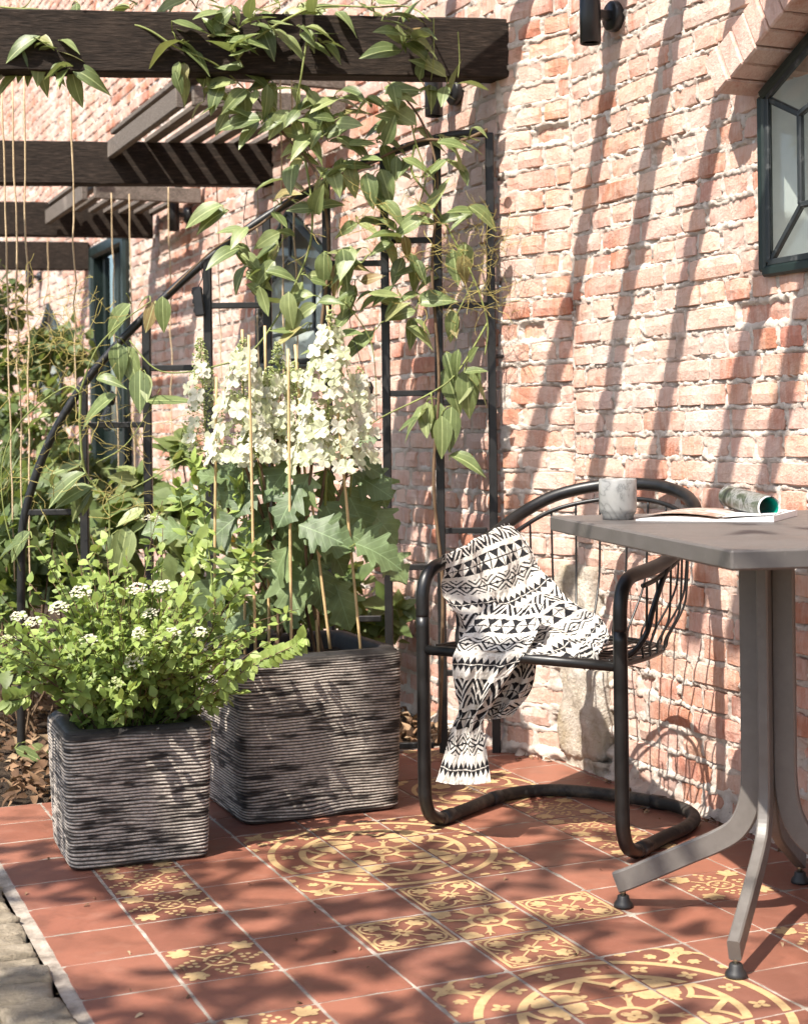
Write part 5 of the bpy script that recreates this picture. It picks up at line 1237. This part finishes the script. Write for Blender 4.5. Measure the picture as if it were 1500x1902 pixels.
def build_magazine():
    org = on_z(1300, 968, TH); root = empty('open_magazine', org, 'open magazine lying on the table with one page rolled back', 'magazine')
    p0 = on_z(1180, 968, TH); p1 = on_z(1440, 970, TH); ax = (p1-p0); W = ax.length; ax = ax/W; dp = Vector((-ax.y, ax.x, 0)); Dp = .215
    def hh(t):                                               # thickness of the open book along its width
        if t < .60: return .0045+.0075*max(0, math.sin(math.pi*min(1, max(0, t)/.60)))**.8*(1-.25*t)
        q = (t-.60)/.40; return .0045+.0035*max(0, math.sin(math.pi*q))**.9+.010*q*q
    def block(t0, t1, f, name, mat, z0=.0006, lift=0.0, back=0.0):
        n, m = 22, 8; top = []; bot = []
        for i in range(n+1):
            t = t0+(t1-t0)*i/n; top.append([p0+ax*(W*t+.10*W*(j/m))+dp*(Dp*j/m+back)+UP*(hh(t)*f+lift) for j in range(m+1)]); bot.append([Vector((q.x, q.y, TH+z0)) for q in top[-1]])
        top = [[Vector((q.x, q.y, TH+q.z-p0.z)) for q in r] for r in top]
        b = MB(); b.grid(top); b.grid([r[::-1] for r in bot]); b.grid([[bot[i][0] for i in range(n+1)], [top[i][0] for i in range(n+1)]]); b.grid([[top[i][m] for i in range(n+1)], [bot[i][m] for i in range(n+1)]]); b.grid([top[0], bot[0]]); b.grid([bot[n], top[n]])
        return b.build(name, mat, root)
    block(0, .985, .86, 'page_block', M['paper'])
    def leaf(t0, t1, lift, name, mat, back, f=.86):
        rows = []
        for i in range(25):
            t = t0+(t1-t0)*i/24; rows.append([p0+ax*(W*t+.10*W*(j/8))+dp*(Dp*j/8+back)+UP*(hh(t)*f+lift) for j in range(9)])
        b = MB(); b.grid(rows); return b.build(name, mat, root, True)
    leaf(.0, .595, .0010, 'page', M['page'], -.001); leaf(.605, .90, .0012, 'page', M['page'], -.001); leaf(-.006, .59, .0026, 'page', M['page'], .002, 1.15)
    F, Bk = at(1428, 943, 2.97), at(1352, 922, 3.16); T = (Bk-F); Lr = T.length; T = T/Lr; X = T.cross(UP).normalized(); X = X if X.x > 0 else -X; Y = X.cross(T); Y = Y if Y.z > 0 else -Y
    def roll(rad, name, mat, a0, a1, s0=0.0, s1=1.0):
        rows = []
        for i in range(29):
            a = math.radians(a0+(a1-a0)*i/28); rr = rad*(1-.06*i/28); o = X*math.cos(a)*rr+Y*math.sin(a)*rr; rows.append([F+o+T*(Lr*(s0+(s1-s0)*j/8)) for j in range(9)])
        b = MB(); b.grid(rows); return b.build(name, mat, root, True)
    r0 = .0232
    roll(r0, 'rolled_page', M['photo_page'], -100, 262, .03, 1); roll(r0-.0004, 'page_edge', M['paper'], -100, 262, 0, .97); roll(r0-.0018, 'rolled_page', M['paper'], -100, 262, .004, 1)
    roll(r0-.0034, 'rolled_page', M['teal'], -110, 70, .012, 1); roll(r0-.0034, 'rolled_page', M['photo_page'], 70, 235, .012, 1)
    # the page swinging up into the roll
    rows = []
    for i in range(13):
        q = i/12; t = .62+.36*q; rows.append([p0+ax*(W*t+.04*W*(j/8))+dp*(Dp*.92*j/8-.002)+UP*(.0095+.0015*math.sin(q*3)+.004*q*q) for j in range(9)])
    b = MB(); b.grid(rows); b.build('page', M['paper'], root, True)
build_magazine()

# ------------------------------------------------------------------ string lights
def bulb(u, v, d, label, up=True):
    p = at(u, v, d); root = empty('light_bulb', p, label, 'light bulb', 'string light bulbs')
    b = MB(); b.lathe(p, [(.010, 0), (.013, .004), (.0135, .025), (.009, .034), (.004, .040), (0, .041)], 18, (.15, 0, 1)); b.build('socket', M['plastic'], root, True)
    b = MB(); b.lathe(p, [(.009, 0), (.012, -.012), (.021, -.032), (.024, -.048), (.019, -.064), (.008, -.073), (0, -.075)], 20, (.15, 0, 1)); b.build('glass', M['bulb_glass'], root, True)
    b = MB(); b.tube(catmull([p+UP*.04, p+Vector((-.02, 0, .10)), p+Vector((-.05, .02, .22)), p+Vector((-.04, .03, .33))], 5), .0012, 5); b.build('cable', M['plastic'], root)
bulb(683, 735, 4.34, 'glass string light bulb with black socket right of the flower cones'); bulb(485, 560, 4.5, 'string light bulb hanging in the upper trellis beside the left flowers'); bulb(205, 752, 4.5, 'small string light bulb at the left of the trellis')
def build_box():
    p = at(369, 560, 4.40); root = empty('battery_box', p, 'small black battery box hanging from the trellis arch', 'battery box')
    b = MB(); b.box(p, .014, .010, .042, Vector((.99, 0, .1)), (0, 1, 0), Vector((-.1, 0, .99)), bev=.003); b.build('case', M['plastic'], root)
    for z in (-.026, 0, .026):
        b = MB(); b.box(p+Vector((-.0145-z*.1, -.003, z)), .002, .006, .006, bev=.0006); b.build('clip', M['plastic'], root)
    b = MB(); b.tube(catmull([p+UP*.042, p+Vector((.012, 0, .07)), p+Vector((.008, 0, .11)), p+Vector((.024, .02, .125))], 5), .0015, 5); b.build('cable', M['plastic'], root)
build_box()

# ------------------------------------------------------------------ garden behind
def bush(name, label, u, v, d, rx, rz, n, L, W, cat='shrub', lo=0., hi=1., flowers=0, group='garden plants in the bed', stems=10, spiky=0.0):
    c = at(u, v, d); g = Vector((c.x, c.y, -.01)); root = empty(name, g, label, cat, group)
    fol = MB(); st = MB(); tv, tf = leaf_tpl(L, W, 3, .2, .2)
    clumps = [c+Vector((R(-1, 1)*rx, R(-.6, .6)*rx, R(-1, 1)*rz)) for _ in range(max(5, n//45))]
    for k in range(n):
        q = rnd.choice(clumps); p = q+rdir()*(rx*.36*R(.2, 1)); p.z = max(.01, p.z); t = R(lo, hi)
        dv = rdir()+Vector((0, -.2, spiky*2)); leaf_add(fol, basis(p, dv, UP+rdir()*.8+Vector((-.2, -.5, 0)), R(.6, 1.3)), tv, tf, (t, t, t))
    for q in clumps[:stems]: st.tube(catmull([g+Vector((R(-.1, .1), R(-.1, .1), 0)), g.lerp(q, .5)+rdir()*.04, q], 5), R(.002, .004), 5)
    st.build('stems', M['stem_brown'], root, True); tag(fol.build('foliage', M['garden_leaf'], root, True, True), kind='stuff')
    if flowers:
        for k in range(flowers):
            q = rnd.choice(clumps)+rdir()*rx*.4; b = MB()
            for m in range(5):
                e = (rdir()+Vector((0, -.6, .4))).normalized(); f = e.orthogonal().normalized(); b.add([q, q+e*.012+f*.007, q+e*.022, q+e*.012-f*.007], [(0, 1, 2, 3)])
            b.build('flower', M['yellow'], root)
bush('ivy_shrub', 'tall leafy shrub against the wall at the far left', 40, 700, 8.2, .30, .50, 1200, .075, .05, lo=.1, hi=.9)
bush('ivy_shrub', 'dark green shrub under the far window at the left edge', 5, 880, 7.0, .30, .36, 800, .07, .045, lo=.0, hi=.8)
bush('garden_plant', 'light green leafy plant low behind the trellis on the left', 70, 960, 6.2, .26, .22, 480, .085, .05, lo=.4, hi=1, flowers=5)
bush('garden_plant', 'broad pale leaves growing behind the small planter', 190, 1010, 5.3, .26, .13, 200, .13, .085, lo=.5, hi=1)
bush('garden_plant', 'green plant in front of the door behind the trellis', 290, 960, 6.0, .22, .13, 240, .10, .05, lo=.4, hi=1, flowers=3)
bush('garden_plant', 'bright green shoots left of the hydrangea flowers', 345, 890, 5.6, .18, .13, 220, .09, .045, lo=.5, hi=1, flowers=3)
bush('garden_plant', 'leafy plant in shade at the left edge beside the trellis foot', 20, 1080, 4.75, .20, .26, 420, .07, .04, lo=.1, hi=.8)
bush('garden_plant', 'low bright plant behind the large planter', 400, 1080, 5.0, .34, .14, 420, .10, .06, lo=.5, hi=1)
bush('garden_plant', 'small plant behind the large planter, right side', 620, 1130, 4.9, .22, .10, 220, .09, .06, lo=.4, hi=1)
bush('garden_plant', 'grassy tuft with upright blades at the left edge', 12, 1000, 5.2, .16, .30, 260, .22, .010, cat='grass tuft', lo=.3, hi=.9, spiky=.9)
bush('garden_plant', 'green plant between the trellis foot and the small planter', 90, 1080, 4.9, .22, .12, 300, .085, .05, lo=.3, hi=1)
bush('garden_plant', 'fern-like greenery at the foot of the far wall', 190, 880, 8.4, .35, .14, 400, .08, .04, lo=.2, hi=.9)
def litter():
    b = MB(); tv, tf = leaf_tpl(.042, .022, 3, .5, .5)
    for k in range(2600):
        i = R(-1.5, 9.0); j = R(-8.2, -16) if i > 2 or R(0, 1) < .85 else R(-7.2, -8.2); p = tpos(i, j); 
        w = (p-LP).dot(WN)
        if w < .03: continue
        p.z = R(.0, .035); t = R(0, 1); leaf_add(b, basis(p, Vector((R(-1, 1), R(-1, 1), R(-.4, .5))), UP+rdir()*.9, R(.5, 1.3)), tv, tf, (t, t, t))
    for k in range(90):
        p = on_plane(R(1130, 1500), 1450, WP, WN) if k < 50 else on_plane(R(930, 1050), 1400, WP, WN); p = p+WN*(.03+abs(rnd.gauss(0, .035))); p.z = R(.003, .010)
        t = R(0, 1); leaf_add(b, basis(p, Vector((R(-1, 1), R(-1, 1), R(-.2, .3))), UP+rdir()*.6, R(.25, .7)), tv, tf, (t, t, t))
    for k in range(34):
        p = on_z(R(40, 1480), R(1560, 1890), .004); t = R(0, 1); leaf_add(b, basis(p, Vector((R(-1, 1), R(-1, 1), .05)), UP+rdir()*.3, R(.12, .4)), tv, tf, (t, t, t))
    o = b.build('leaf_litter', M['dry_leaf'], None, True, True); tag(o, 'fallen brown leaves over the planting bed', 'leaves', kind='stuff')
litter()
# ------------------------------------------------------------------ overhead growth added out of the picture to dapple the light
def canopy():
    root = empty('overhead_foliage', Vector((-1.3, 1.2, 2.3)), 'unseen leafy branches added above the picture to dapple the terrace', 'branch')
    fol = MB(); tv, tf = leaf_tpl(.125, .062, 4, .25, .15)
    q = random.Random(11); clumps = []
    def dens(x, y):                                          # leaf density, shaped by where shade should fall below
        f = float(fbm(np.array(x*1.5+9), np.array(y*1.5+4), 61, 3))
        base = .95 if y < 2.05 else .22
        if x > -.70: base *= .32
        if x > -.15: base *= .3
        if y > 2.6: base *= .35
        return base*(f > .40)
    k = 0
    while k < 345:
        x, y = q.uniform(-3.0, .5), q.uniform(-.6, 3.0)
        if q.random() < dens(x, y):
            dz = q.uniform(0, 1.7); c = Vector((x-.446*dz, y-.582*dz, 2.45+dz)); k += 1
            for m in range(4):
                p = c+rdir()*.07; t = R(0, 1); leaf_add(fol, basis(p, rdir(), SUN_TO+rdir()*.9, R(.6, 1.2)), tv, tf, (t, t, t))
    tag(fol.build('foliage', M['canopy_leaf'], root, True, True), kind='stuff')
    for k in range(9):
        y = -.5+.38*k; b = MB(); b.tube(catmull([Vector((-3.6, y-.4, 3.2)), Vector((-2.4, y-.4+R(-.2, .2), 3.3)), Vector((-1.4, y-.4+R(-.2, .2), 3.2)), Vector((-.3, y-.4+R(-.3, .3), 3.0))], 6), .007, 6); b.build('branch', M['stem_brown'], root, True)
canopy()
